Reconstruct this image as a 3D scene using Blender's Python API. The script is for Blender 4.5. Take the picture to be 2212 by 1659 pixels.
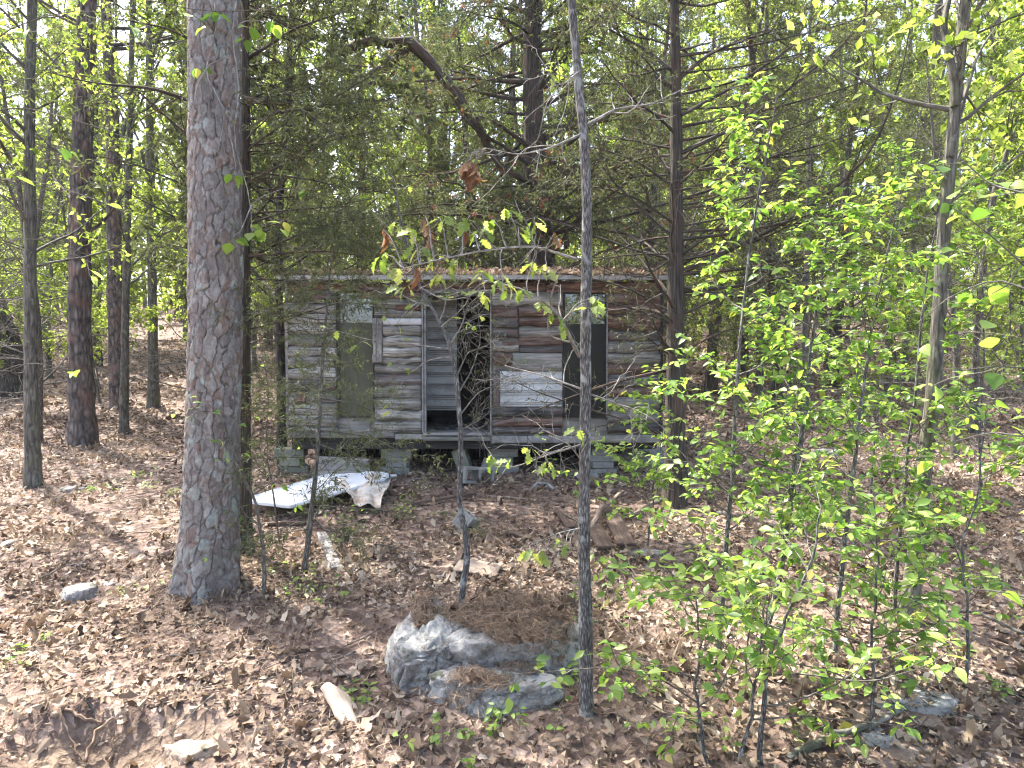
import bpy, bmesh, math, random
import numpy as np
from mathutils import Vector, Matrix

for _o in list(bpy.data.objects):
    bpy.data.objects.remove(_o)
SC = bpy.context.scene
COL = SC.collection

# ------------------------------------------------------------------ camera, sky, sun, exposure
PITCH = math.radians(2.0)
FPX = 2133.0                      # focal length in photograph pixels (3072 wide)
CAMZ = 2.4
PS = 3072 / 2212.0                # coordinates below were read at 2212 px width
cam_d = bpy.data.cameras.new('camera')
cam_d.sensor_width = 36.0
cam_d.lens = 36.0 * FPX / 3072.0
cam_d.clip_start = 0.05
cam_d.clip_end = 2000
cam = bpy.data.objects.new('camera', cam_d)
cam.location = (0, 0, CAMZ)
cam.rotation_euler = (math.pi / 2 - PITCH, 0, 0)
COL.objects.link(cam)
SC.camera = cam

SUN_EL = math.radians(57)
SUN_AZ = math.atan2(-0.72, 0.69)  # measured from +Y towards +X: behind the scene, to the left
SUN = Vector((math.sin(SUN_AZ) * math.cos(SUN_EL), math.cos(SUN_AZ) * math.cos(SUN_EL), math.sin(SUN_EL)))
world = bpy.data.worlds.new('World')
SC.world = world
world.use_nodes = True
wn = world.node_tree
for _n in list(wn.nodes):
    wn.nodes.remove(_n)
sky = wn.nodes.new('ShaderNodeTexSky')
sky.sky_type = 'NISHITA'
sky.sun_disc = False
sky.sun_elevation = SUN_EL
sky.sun_rotation = SUN_AZ
sky.air_density = 0.8
sky.dust_density = 4.0
sky.ozone_density = 0.4
bg = wn.nodes.new('ShaderNodeBackground')
bg.inputs['Strength'].default_value = 0.15
wo = wn.nodes.new('ShaderNodeOutputWorld')
wn.links.new(sky.outputs[0], bg.inputs[0])
wn.links.new(bg.outputs[0], wo.inputs[0])

sun_d = bpy.data.lights.new('sun', 'SUN')
sun_d.energy = 3.6
sun_d.angle = math.radians(0.53)
sun_d.color = (1.0, 0.95, 0.87)
sun = bpy.data.objects.new('sun', sun_d)
sun.rotation_euler = SUN.to_track_quat('Z', 'Y').to_euler()
sun.location = (-20, 20, 30)
COL.objects.link(sun)

SC.view_settings.view_transform = 'Standard'
SC.view_settings.look = 'None'
SC.view_settings.gamma = 1.0
SC.view_settings.use_curve_mapping = False
SC.view_settings.exposure = 2.45
SC.cycles.max_bounces = 8
SC.cycles.diffuse_bounces = 4
SC.cycles.glossy_bounces = 3
SC.cycles.transmission_bounces = 5
SC.cycles.transparent_max_bounces = 8
SC.cycles.sample_clamp_indirect = 6.0
SC.cycles.use_denoising = True
SC.cycles.adaptive_threshold = 0.02
SC.cycles.pixel_filter_type = 'BLACKMAN_HARRIS'
SC.cycles.filter_width = 1.2

rng = np.random.default_rng(7)

# ------------------------------------------------------------------ coordinates
_F = np.array((0, math.cos(PITCH), -math.sin(PITCH)))
_U = np.array((0, math.sin(PITCH), math.cos(PITCH)))
def ray(px, py):
    return np.array((1.0, 0, 0)) * ((px - 1106) * PS / FPX) + _F - _U * ((py - 829.5) * PS / FPX)
def at(px, py, d):
    r = ray(px, py)
    return np.array((0, 0, CAMZ)) + r * (d / r[1])
def norm(v):
    v = np.asarray(v, float)
    return v / np.maximum(np.linalg.norm(v, axis=-1, keepdims=True), 1e-9)

# ------------------------------------------------------------------ numpy noise
def _hash(i, j, k, seed):
    h = (i.astype(np.int64) * 374761393 + j.astype(np.int64) * 668265263 + k.astype(np.int64) * 2147483647 + seed * 974711) & 0xffffffff
    h = ((h ^ (h >> 13)) * 1274126177) & 0xffffffff
    h = ((h ^ (h >> 16)) * 2246822519) & 0xffffffff
    return ((h ^ (h >> 15)) & 0xffffff) / float(0x1000000)
def vnoise(P, seed=0):
    P = np.asarray(P, float)
    I = np.floor(P).astype(np.int64); f = P - I; f = f * f * (3 - 2 * f)
    r = 0
    for a in (0, 1):
        for b in (0, 1):
            for c in (0, 1):
                w = (f[..., 0] if a else 1 - f[..., 0]) * (f[..., 1] if b else 1 - f[..., 1]) * (f[..., 2] if c else 1 - f[..., 2])
                r = r + w * _hash(I[..., 0] + a, I[..., 1] + b, I[..., 2] + c, seed)
    return r * 2 - 1
def fbm(P, octv=4, seed=0):
    r = 0; a = 1.0; P = np.asarray(P, float)
    for o in range(octv):
        r = r + a * vnoise(P * (2.03 ** o) + 17.3 * o, seed + o)
        a *= 0.5
    return r
def n2(x, y, s, seed=0, o=3):
    x = np.asarray(x, float); y = np.asarray(y, float)
    return fbm(np.stack([x * s, y * s, np.zeros_like(x + y) + 0.37], -1), o, seed)

# ------------------------------------------------------------------ ground height
_pd = np.array([-60, 0, 3, 4, 5, 6, 8, 9.9, 13, 20, 30, 45, 80, 140, 400])
_pz = np.array([-2.9, -2.55, -2.34, -2.22, -2.08, -1.93, -1.76, -1.64, -1.42, -0.48, 0.85, 2.8, 6.8, 10.5, 12.0])
_gd = np.linspace(-60, 400, 9201)
_gz = np.interp(_gd, _pd, _pz)
_k = np.hanning(31); _k /= _k.sum()
_gz = np.convolve(np.pad(_gz, 15, mode='edge'), _k, 'valid')
PIT = at(262, 1612, 4.05)[:2]
def ground(x, y, fine=True):
    x = np.asarray(x, float); y = np.asarray(y, float)
    z = np.interp(y, _gd, _gz) + CAMZ
    far = np.clip((y - 12) / 25, 0, 1)
    z = z + n2(x, y, 0.22, 3) * (0.05 + 0.25 * far)
    if fine:
        z = z + n2(x, y, 1.3, 5) * 0.030 + n2(x, y, 5.0, 9, 2) * 0.009
    dx = x - PIT[0]; dy = y - PIT[1]
    r = np.sqrt(((dx + .05) / 0.45) ** 2 + (dy / 0.27) ** 2) * (1 + 0.25 * n2(x, y, 3.0, 12, 2))
    z = z - 0.26 * np.clip(1.15 - r, 0, 1) ** 0.6 * (r < 1.15)
    z = z + 0.07 * np.exp(-((dx + 0.5) ** 2 + (dy - 0.25) ** 2) / 0.06)
    z = z + 0.07 * np.exp(-((x + 2.62) ** 2 + (y - 6.12) ** 2) / 0.22)
    return z
def gpt(px, py, up=0.0):
    r = ray(px, py); lo, hi = 1.5, 120.0
    ds = np.linspace(lo, hi, 4000)
    P = np.array((0, 0, CAMZ)) + r[None, :] * (ds[:, None] / r[1])
    below = P[:, 2] < ground(P[:, 0], P[:, 1]) + up
    i = int(np.argmax(below)) if below.any() else len(ds) - 1
    return P[i]
def gz(x, y):
    return float(ground(np.array([x]), np.array([y]))[0])

# ------------------------------------------------------------------ mesh collecting
class MB:
    def __init__(s):
        s.V = []; s.F = []; s.R = []; s.C = []; s.n = 0
    def add(s, V, faces, rnd=0.5, co=None, mat=0):
        V = np.asarray(V, float).reshape(-1, 3)
        for F in (faces if isinstance(faces, (list, tuple)) else [faces]):
            F = np.asarray(F, np.int64)
            if len(F):
                s.F.append((F + s.n, mat))
        s.V.append(V)
        s.R.append(np.broadcast_to(np.asarray(rnd, float), (len(V),)))
        s.C.append(V if co is None else np.asarray(co, float).reshape(-1, 3))
        s.n += len(V)
        return s
    def mesh(s, name, mats, origin=(0, 0, 0), smooth=True):
        me = bpy.data.meshes.new(name)
        V = np.concatenate(s.V) - np.asarray(origin, float)
        tot = sum(f.size for f, _ in s.F); npoly = sum(len(f) for f, _ in s.F)
        me.vertices.add(len(V)); me.vertices.foreach_set('co', V.astype(np.float32).ravel())
        me.loops.add(tot); me.loops.foreach_set('vertex_index', np.concatenate([f.ravel() for f, _ in s.F]).astype(np.int32))
        lens = np.concatenate([np.full(len(f), f.shape[1]) for f, _ in s.F])
        me.polygons.add(npoly)
        me.polygons.foreach_set('loop_start', np.concatenate([[0], np.cumsum(lens)[:-1]]).astype(np.int32))
        me.polygons.foreach_set('material_index', np.concatenate([np.full(len(f), m) for f, m in s.F]).astype(np.int32))
        me.polygons.foreach_set('use_smooth', np.full(npoly, smooth))
        a = me.attributes.new('rnd', 'FLOAT', 'POINT'); a.data.foreach_set('value', np.concatenate(s.R).astype(np.float32))
        c = me.attributes.new('co', 'FLOAT_VECTOR', 'POINT'); c.data.foreach_set('vector', np.concatenate(s.C).astype(np.float32).ravel())
        for m in (mats if isinstance(mats, (list, tuple)) else [mats]):
            me.materials.append(m)
        me.update(calc_edges=True)
        return me
    def build(s, name, mats, parent=None, smooth=True):
        if s.n == 0:
            return None
        return link(name, s.mesh(name, mats, wl(parent), smooth), parent)
def wl(o):
    p = np.zeros(3)
    while o is not None:
        p = p + np.array(o.location); o = o.parent
    return p
def link(name, data, parent=None):
    o = bpy.data.objects.new(name, data); COL.objects.link(o)
    if parent is not None:
        o.parent = parent
    return o
def tag(o, label=None, cat=None, group=None, kind=None):
    if label: o['label'] = label
    if cat: o['category'] = cat
    if group: o['group'] = group
    if kind: o['kind'] = kind
    return o
def empty(name, loc, label, cat, group=None):
    o = link(name, None); o.location = [float(v) for v in loc]
    o.empty_display_size = 0.2
    return tag(o, label, cat, group)
def copy_tree(o, loc, rz, sc, label=None, group=None):
    r = o.copy(); COL.objects.link(r); r.location = loc; r.rotation_euler = (0, 0, rz); r.scale = (sc, sc, sc)
    if label: r['label'] = label
    if group: r['group'] = group
    for ch in [c for c in o.children]:
        c = ch.copy(); COL.objects.link(c); c.parent = r
        for g in [q for q in ch.children]:
            d = g.copy(); COL.objects.link(d); d.parent = c
    return r

# ------------------------------------------------------------------ shapes
def tubes(mb, P, R, k=6, rnd=0.5, cap=False, bump=0.0, seed=0, mat=0):
    P = np.asarray(P, float); R = np.asarray(R, float)
    if P.ndim == 2:
        P = P[None]; R = R[None]
    m, n, _ = P.shape
    if m == 0: return mb
    T = np.empty_like(P); T[:, 1:-1] = P[:, 2:] - P[:, :-2]; T[:, 0] = P[:, 1] - P[:, 0]; T[:, -1] = P[:, -1] - P[:, -2]
    T = norm(T)
    ref = np.where(np.abs(T[:, 0, 0:1]) < 0.9, np.array([[1.0, 0, 0]]), np.array([[0, 1.0, 0]]))
    nn = norm(np.cross(T[:, 0], np.cross(ref, T[:, 0])))
    N = np.empty_like(P)
    for i in range(n):
        nn = norm(nn - T[:, i] * (nn * T[:, i]).sum(-1, keepdims=True)); N[:, i] = nn
    B = np.cross(T, N)
    th = np.arange(k) * 2 * math.pi / k
    c = np.cos(th)[None, None, :, None]; s_ = np.sin(th)[None, None, :, None]
    dirs = N[:, :, None, :] * c + B[:, :, None, :] * s_
    seg = np.concatenate([np.zeros((m, 1)), np.cumsum(np.linalg.norm(P[:, 1:] - P[:, :-1], axis=-1), 1)], 1)
    rb = R.max(1)[:, None, None]
    off = rng.random(m)[:, None, None] * 50
    co = np.stack([np.cos(th)[None, None] * rb + off + 0 * seg[:, :, None], np.sin(th)[None, None] * rb + 0 * seg[:, :, None], seg[:, :, None] + 0 * th[None, None]], -1)
    RR = np.broadcast_to(R[:, :, None], (m, n, k)).copy()
    if bump:
        RR = RR * (1 + bump * fbm(co * np.array([14, 14, 5.0]) , 3, seed))
    V = P[:, :, None, :] + dirs * RR[..., None]
    base = (np.arange(m) * n * k)[:, None, None]
    ii = (np.arange(n - 1) * k)[None, :, None]
    a = base + ii + np.arange(k)[None, None]; b = base + ii + (np.arange(k)[None, None] + 1) % k
    Q = np.stack([a, b, b + k, a + k], -1).reshape(-1, 4)
    fs = [Q]
    if cap:
        fs.append((base[:, 0] + np.arange(k)[None, ::-1]))
        fs.append((base[:, 0] + (n - 1) * k + np.arange(k)[None]))
    rn = np.broadcast_to(np.asarray(rnd, float).reshape(-1, 1) if np.ndim(rnd) else np.full((1, 1), rnd), (m, n * k)).reshape(-1)
    mb.add(V, fs, rn, co, mat)
    return mb
def polyl(S0, D0, L, n, wig=0.1, up=0.0):
    S0 = np.asarray(S0, float).reshape(-1, 3); D = norm(np.asarray(D0, float).reshape(-1, 3)); m = len(S0)
    L = np.broadcast_to(np.asarray(L, float), (m,))
    P = np.empty((m, n, 3)); P[:, 0] = S0
    for i in range(1, n):
        D = norm(D + wig * rng.normal(size=(m, 3)) + np.array((0, 0, up)))
        P[:, i] = P[:, i - 1] + D * (L / (n - 1))[:, None]
    return P
def taper(P, r0, r1=0.15, pw=1.0):
    n = P.shape[1]; t = np.linspace(0, 1, n) ** pw
    return np.asarray(r0, float).reshape(-1, 1) * (1 - (1 - r1) * t)[None]
def spawn(P, R, per, t0, t1, a0, a1, flat=None):
    m, n, _ = P.shape
    idx = np.repeat(np.arange(m), per); q = len(idx)
    t = t0 + (t1 - t0) * ((np.tile(np.arange(per), m) + rng.random(q)) / per)
    f = t * (n - 1); i = np.minimum(f.astype(int), n - 2); w = (f - i)[:, None]
    S0 = P[idx, i] * (1 - w) + P[idx, i + 1] * w
    T = norm(P[idx, i + 1] - P[idx, i])
    r = R[idx, i] * (1 - w[:, 0]) + R[idx, i + 1] * w[:, 0]
    rd = rng.normal(size=(q, 3))
    if flat is not None:
        rd[:, 2] *= flat
    pr = norm(rd - T * (rd * T).sum(-1, keepdims=True))
    an = np.radians(a0 + (a1 - a0) * rng.random(q))[:, None]
    return S0, norm(T * np.cos(an) + pr * np.sin(an)), r, t, idx
def along(P, per, t0=0.15, t1=1.0):
    m, n, _ = P.shape
    idx = np.repeat(np.arange(m), per); q = len(idx)
    t = t0 + (t1 - t0) * rng.random(q)
    f = t * (n - 1); i = np.minimum(f.astype(int), n - 2); w = (f - i)[:, None]
    return P[idx, i] * (1 - w) + P[idx, i + 1] * w, norm(P[idx, i + 1] - P[idx, i])
def leaf_frame(D, N):
    D = norm(D); N = norm(N - D * (N * D).sum(-1, keepdims=True)); return D, N, np.cross(D, N)
def leaf_diamond(mb, P, D, N, L, W, rnd, mat=0):
    D, N, S = leaf_frame(D, N); q = len(P)
    L = np.broadcast_to(np.asarray(L, float), (q,))[:, None]; W = np.broadcast_to(np.asarray(W, float), (q,))[:, None]
    V = np.stack([P, P + D * L * 0.42 + S * W * 0.5 + N * W * 0.15, P + D * L - N * L * 0.08, P + D * L * 0.42 - S * W * 0.5 + N * W * 0.15], 1)
    b = np.arange(q)[:, None] * 4
    mb.add(V.reshape(-1, 3), np.concatenate([b + np.array([[0, 1, 2]]), b + np.array([[0, 2, 3]])]), np.repeat(rnd, 4), None, mat)
def leaf_strip(mb, P, D, N, L, widths, curl=0.15, fold=0.2, rnd=0.5, twist=0.0, mat=0):
    """a leaf with a midrib: `widths` (st,) or (q,st) are half widths relative to L"""
    D, N, S = leaf_frame(D, N); q = len(P)
    L = np.broadcast_to(np.asarray(L, float), (q,))[:, None]
    widths = np.asarray(widths, float)
    if widths.ndim == 1: widths = np.broadcast_to(widths[None], (q, len(widths)))
    st = widths.shape[1]
    curl = np.broadcast_to(np.asarray(curl, float), (q,))[:, None]; fold = np.broadcast_to(np.asarray(fold, float), (q,))[:, None]
    out = [P]
    for j in range(st):
        s = (j + 1) / (st + 1)
        c = P + D * L * s * (1 - 0.3 * curl ** 2 * s) - N * L * curl * s * s
        w = widths[:, j:j + 1] * L
        out += [c, c + S * w + N * fold * w, c - S * w + N * fold * w * (1 + twist * rng.normal(size=(q, 1)))]
    out.append(P + D * L * (1 - 0.3 * curl ** 2) - N * L * curl)
    V = np.stack(out, 1); nv = V.shape[1]
    b = np.arange(q)[:, None] * nv
    tri = [[0, 2, 1], [0, 1, 3]]; quad = []
    for j in range(st - 1):
        c, l, r = 1 + 3 * j, 2 + 3 * j, 3 + 3 * j
        quad += [[c, l, l + 3, c + 3], [c, c + 3, r + 3, r]]
    c = 1 + 3 * (st - 1)
    tri += [[c, c + 1, nv - 1], [c, nv - 1, c + 2]]
    T3 = np.concatenate([b + np.array([t]) for t in tri])
    fs = [T3]
    if quad: fs.append(np.concatenate([b + np.array([t]) for t in quad]))
    mb.add(V.reshape(-1, 3), fs, np.repeat(np.broadcast_to(np.asarray(rnd, float), (q,)), nv), None, mat)
def box(mb, x0, x1, y0, y1, z0, z1, rnd=0.5, mat=0):
    V = [(x0, y0, z0), (x1, y0, z0), (x1, y1, z0), (x0, y1, z0), (x0, y0, z1), (x1, y0, z1), (x1, y1, z1), (x0, y1, z1)]
    return mb.add(V, np.array([[0, 3, 2, 1], [4, 5, 6, 7], [0, 1, 5, 4], [1, 2, 6, 5], [2, 3, 7, 6], [3, 0, 4, 7]]), rnd, None, mat)
def gridfaces(nx, ny):
    i, j = np.meshgrid(np.arange(nx - 1), np.arange(ny - 1), indexing='ij')
    a = i * ny + j
    return np.stack([a, a + ny, a + ny + 1, a + 1], -1).reshape(-1, 4)
def way(pts, n=24):
    """(px, py, depth) way-points -> smooth 3D polyline"""
    W = np.array([at(*p) for p in pts]); s = np.concatenate([[0], np.cumsum(np.linalg.norm(np.diff(W, axis=0), axis=1))])
    u = np.linspace(0, s[-1], n * 4)
    Q = np.stack([np.interp(u, s, W[:, i]) for i in range(3)], 1)
    kk = np.hanning(2 * n // 2 | 1); kk /= kk.sum(); h = len(kk) // 2
    Z = np.stack([np.convolve(np.concatenate([2 * Q[0, i] - Q[h:0:-1, i], Q[:, i], 2 * Q[-1, i] - Q[-2:-h - 2:-1, i]]), kk, 'valid') for i in range(3)], 1)
    return Z[np.linspace(0, len(Z) - 1, n).astype(int)]
# ------------------------------------------------------------------ materials
class NT:
    def __init__(s, name):
        s.m = bpy.data.materials.new(name); s.m.use_nodes = True
        s.t = s.m.node_tree; s.t.nodes.clear()
        s.out = s.t.nodes.new('ShaderNodeOutputMaterial')
    def n(s, typ, ins=None, **kw):
        nd = s.t.nodes.new(typ)
        for k, v in kw.items(): setattr(nd, k, v)
        for k, v in (ins or {}).items():
            if isinstance(v, bpy.types.NodeSocket): s.t.links.new(v, nd.inputs[k])
            else: nd.inputs[k].default_value = v
        return nd
    def attr(s, name): return s.n('ShaderNodeAttribute', attribute_name=name)
    def map(s, vec, scale, loc=(0, 0, 0)):
        return s.n('ShaderNodeMapping', {'Vector': vec, 'Scale': scale, 'Location': loc}).outputs[0]
    def noise(s, vec, scale, detail=4, rough=0.55, dist=0.0):
        return s.n('ShaderNodeTexNoise', {'Vector': vec, 'Scale': scale, 'Detail': detail, 'Roughness': rough, 'Distortion': dist}).outputs[0]
    def vor(s, vec, scale, feature='F1', out='Distance', rnd=1.0):
        return s.n('ShaderNodeTexVoronoi', {'Vector': vec, 'Scale': scale, 'Randomness': rnd}, feature=feature).outputs[out]
    def ramp(s, fac, stops, interp='LINEAR'):
        r = s.n('ShaderNodeValToRGB', {'Fac': fac}); cr = r.color_ramp; cr.interpolation = interp
        while len(cr.elements) < len(stops): cr.elements.new(0.5)
        for e, (p, c) in zip(cr.elements, stops):
            e.position = p; e.color = (c[0], c[1], c[2], 1) if not np.isscalar(c) else (c, c, c, 1)
        return r.outputs[0]
    def mix(s, fac, a, b, mode='MIX'):
        nd = s.n('ShaderNodeMix', data_type='RGBA', blend_type=mode)
        for key, v in ((0, fac), (6, a), (7, b)):
            if isinstance(v, bpy.types.NodeSocket): s.t.links.new(v, nd.inputs[key])
            else: nd.inputs[key].default_value = v if key == 0 else (v[0], v[1], v[2], 1)
        return nd.outputs[2]
    def math(s, op, a, b=0.0):
        nd = s.n('ShaderNodeMath', operation=op)
        for i, v in enumerate((a, b)):
            if isinstance(v, bpy.types.NodeSocket): s.t.links.new(v, nd.inputs[i])
            else: nd.inputs[i].default_value = v
        return nd.outputs[0]
    def bump(s, h, strength=0.5, dist=0.02):
        return s.n('ShaderNodeBump', {'Height': h, 'Strength': strength, 'Distance': dist}).outputs[0]
    def bsdf(s, col, rough=0.8, normal=None, **kw):
        ins = {'Base Color': col if isinstance(col, bpy.types.NodeSocket) else (col[0], col[1], col[2], 1), 'Roughness': rough, 'Specular IOR Level': 0.3}
        if normal is not None: ins['Normal'] = normal
        ins.update(kw)
        return s.n('ShaderNodeBsdfPrincipled', ins).outputs[0]
    def done(s, sh):
        s.t.links.new(sh, s.out.inputs[0]); return s.m
    def geo(s): return s.n('ShaderNodeNewGeometry').outputs['Position']
    def obj(s): return s.n('ShaderNodeTexCoord').outputs['Object']

def mat_leaf(name, stops, trans, tfac=0.45, rough=0.5, per_object=False, spec=0.25):
    t = NT(name)
    r = t.n('ShaderNodeObjectInfo').outputs['Random'] if per_object else t.attr('rnd').outputs['Fac']
    col = t.ramp(r, stops)
    nz = t.noise(t.obj() if per_object else t.geo(), 60 if per_object else 9, 2)
    col = t.mix(0.25, col, t.mix(1.0, col, t.ramp(nz, [(0.3, 0.4), (0.7, 1.5)]), 'MULTIPLY'))
    b = t.bsdf(col, rough, **{'Specular IOR Level': spec})
    tr = t.n('ShaderNodeBsdfTranslucent', {'Color': t.mix(1.0, col, trans, 'MULTIPLY')}).outputs[0]
    ms = t.n('ShaderNodeMixShader', {0: tfac})
    t.t.links.new(b, ms.inputs[1]); t.t.links.new(tr, ms.inputs[2])
    return t.done(ms.outputs[0])

FRESH = [(0.0, (0.075, 0.15, 0.03)), (0.4, (0.155, 0.25, 0.052)), (0.75, (0.235, 0.33, 0.078)), (0.93, (0.30, 0.375, 0.13)), (1.0, (0.30, 0.26, 0.08))]
M_leaf_far = mat_leaf('fresh_leaf_wood', [(0.0, (0.10, 0.15, 0.026)), (0.5, (0.22, 0.285, 0.058)), (0.85, (0.34, 0.39, 0.115)), (1.0, (0.46, 0.49, 0.22))], (1.9, 1.9, 1.3), 0.58, 0.55)
M_leaf_obj = mat_leaf('fresh_leaf_sapling', FRESH, (2.0, 2.1, 1.1), 0.45, 0.42, True, 0.35)
M_leaf_mass = mat_leaf('fresh_leaf_mass', FRESH, (2.0, 2.1, 1.1), 0.45, 0.42, False, 0.35)
M_leaf_oak = mat_leaf('young_oak_leaf', [(0.0, (0.10, 0.16, 0.03)), (0.5, (0.19, 0.25, 0.07)), (1.0, (0.30, 0.33, 0.13))], (2.0, 2.0, 1.1), 0.45, 0.5, True)
M_leaf_dead = mat_leaf('dead_oak_leaf', [(0.0, (0.12, 0.065, 0.038)), (0.6, (0.22, 0.125, 0.068)), (1.0, (0.33, 0.215, 0.12))], (1.4, 1.1, 0.8), 0.3, 0.7, True)
M_cedar_leaf = mat_leaf('cedar_spray', [(0.0, (0.060, 0.070, 0.033)), (0.5, (0.105, 0.122, 0.058)), (0.8, (0.165, 0.18, 0.092)), (1.0, (0.18, 0.14, 0.08))], (1.3, 1.4, 0.8), 0.3, 0.7)
M_cedar_dead = mat_leaf('cedar_dead_spray', [(0.0, (0.16, 0.07, 0.04)), (1.0, (0.27, 0.13, 0.08))], (1.2, 1.0, 0.8), 0.25, 0.8)
M_pine_leaf = mat_leaf('pine_needles', [(0.0, (0.035, 0.075, 0.04)), (0.6, (0.06, 0.12, 0.06)), (1.0, (0.10, 0.16, 0.07))], (1.3, 1.4, 0.9), 0.25, 0.5)
M_litter = mat_leaf('fallen_leaf', [(0.0, (0.050, 0.034, 0.024)), (0.28, (0.12, 0.082, 0.056)), (0.55, (0.235, 0.172, 0.117)), (0.82, (0.395, 0.31, 0.222)), (1.0, (0.54, 0.445, 0.335))], (1.1, 0.95, 0.8), 0.12, 0.75)
M_straw = mat_leaf('pine_straw', [(0.0, (0.085, 0.056, 0.038)), (0.6, (0.18, 0.122, 0.078)), (1.0, (0.33, 0.245, 0.165))], (1.0, 0.9, 0.8), 0.1, 0.7)

def mat_ground():
    t = NT('forest_floor'); g = t.geo()
    soil = t.attr('rnd').outputs['Fac']
    v = t.n('ShaderNodeTexVoronoi', {'Vector': t.map(g, (1, 1, 0.4)), 'Scale': 17.0, 'Randomness': 1.0})
    n1 = t.noise(g, 1.1, 4); n3 = t.noise(g, 45, 3)
    cellr = t.n('ShaderNodeSeparateColor', {0: v.outputs['Color']}).outputs[0]
    leafc = t.ramp(cellr, [(0.0, (0.05, 0.036, 0.03)), (0.35, (0.12, 0.083, 0.066)), (0.7, (0.22, 0.16, 0.125)), (1.0, (0.36, 0.28, 0.225))])
    leafc = t.mix(t.ramp(n1, [(0.35, 0.0), (0.7, 0.6)]), leafc, (0.10, 0.06, 0.045))
    dirt = t.ramp(t.math('ADD', t.math('MULTIPLY', n3, 0.5), t.math('MULTIPLY', t.noise(g, 7, 5), 0.5)), [(0.3, (0.06, 0.043, 0.033)), (0.5, (0.13, 0.094, 0.068)), (0.68, (0.22, 0.165, 0.115))])
    col = t.mix(soil, leafc, dirt)
    h = t.math('ADD', t.math('MULTIPLY', v.outputs['Distance'], 1.2), t.math('MULTIPLY', n3, 0.6))
    return t.done(t.bsdf(col, 0.9, t.bump(h, 0.8, 0.03)))
M_ground = mat_ground()

def mat_bark(name, c0, c1, c2, sx=26, sz=5, bump=0.8, dist=0.015, lichen=None, moss=None):
    t = NT(name); co = t.attr('co').outputs['Vector']
    q = t.map(co, (sx, sx, sz))
    a = t.noise(q, 1.0, 5, 0.6, 0.4); b = t.vor(q, 0.9, 'DISTANCE_TO_EDGE'); c = t.noise(co, 5, 3)
    f = t.math('ADD', t.math('MULTIPLY', a, 0.75), t.math('MULTIPLY', t.math('MINIMUM', b, 0.4), 0.7))
    col = t.ramp(f, [(0.32, c0), (0.52, c1), (0.74, c2)])
    col = t.mix(0.35, col, t.mix(1.0, col, t.ramp(c, [(0.3, 0.55), (0.7, 1.5)]), 'MULTIPLY'))
    if lichen is not None:
        col = t.mix(t.ramp(t.noise(co, 9, 4, 0.6), [(0.56, 0.0), (0.66, 0.75)]), col, lichen)
    if moss is not None:
        col = t.mix(t.ramp(t.noise(co, 3.1, 3, 0.6), [(0.5, 0.0), (0.68, 0.6)]), col, moss)
    return t.done(t.bsdf(col, 0.9, t.bump(f, bump, dist)))
M_bark_oak = mat_bark('oak_bark', (0.03, 0.028, 0.026), (0.12, 0.115, 0.108), (0.36, 0.35, 0.33), 75, 20, 1.0, 0.012, (0.34, 0.36, 0.34))
M_bark_wood = mat_bark('hardwood_bark', (0.045, 0.042, 0.036), (0.12, 0.112, 0.095), (0.20, 0.185, 0.155), 22, 5, 1.0, 0.02, (0.20, 0.22, 0.16), (0.10, 0.105, 0.05))
M_bark_dark = mat_bark('dark_bark', (0.018, 0.016, 0.014), (0.05, 0.045, 0.04), (0.11, 0.10, 0.09), 22, 5, 1.0, 0.03)
M_bark_cedar = mat_bark('cedar_bark', (0.025, 0.021, 0.017), (0.075, 0.064, 0.052), (0.16, 0.142, 0.12), 55, 2.6, 1.0, 0.02, None, (0.13, 0.078, 0.056))
M_bark_pine_far = mat_bark('pine_bark_far', (0.03, 0.026, 0.024), (0.11, 0.095, 0.086), (0.22, 0.19, 0.17), 12, 5, 1.0, 0.04, None, (0.20, 0.115, 0.085))
M_twig = mat_bark('grey_twig', (0.05, 0.045, 0.038), (0.13, 0.12, 0.10), (0.26, 0.245, 0.215), 60, 14, 0.5, 0.004)
M_twig_pale = mat_bark('pale_twig', (0.10, 0.095, 0.085), (0.24, 0.225, 0.20), (0.42, 0.40, 0.36), 60, 14, 0.5, 0.004)
M_root = mat_bark('root_bark', (0.09, 0.06, 0.04), (0.26, 0.18, 0.12), (0.48, 0.37, 0.27), 50, 12, 0.5, 0.004)
M_log = mat_bark('fallen_wood', (0.08, 0.06, 0.045), (0.22, 0.17, 0.13), (0.38, 0.31, 0.245), 40, 3, 0.8, 0.01)

def mat_pine():
    t = NT('pine_plate_bark'); co = t.attr('co').outputs['Vector']; r = t.attr('rnd').outputs['Fac']
    col = t.ramp(r, [(0.0, (0.12, 0.105, 0.095)), (0.25, (0.21, 0.20, 0.185)), (0.42, (0.15, 0.125, 0.112)), (0.58, (0.27, 0.26, 0.24)), (0.72, (0.16, 0.112, 0.09)), (0.82, (0.23, 0.215, 0.195)), (0.94, (0.25, 0.28, 0.25)), (1.0, (0.34, 0.39, 0.355))], 'LINEAR')
    n = t.noise(t.map(co, (1, 1, 0.6)), 42, 5, 0.65); n2_ = t.noise(t.map(co, (1, 1, 0.12)), 120, 3)
    col = t.mix(1.0, col, t.ramp(n, [(0.28, 0.55), (0.5, 0.95), (0.75, 1.35)]), 'MULTIPLY')
    lich = t.ramp(t.noise(co, 7, 5, 0.65), [(0.60, 0.0), (0.67, 0.65)])
    col = t.mix(lich, col, (0.31, 0.37, 0.335))
    return t.done(t.bsdf(col, 0.9, t.bump(t.math('ADD', n, t.math('MULTIPLY', n2_, 0.5)), 0.7, 0.008)))
M_pine = mat_pine()

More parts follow.
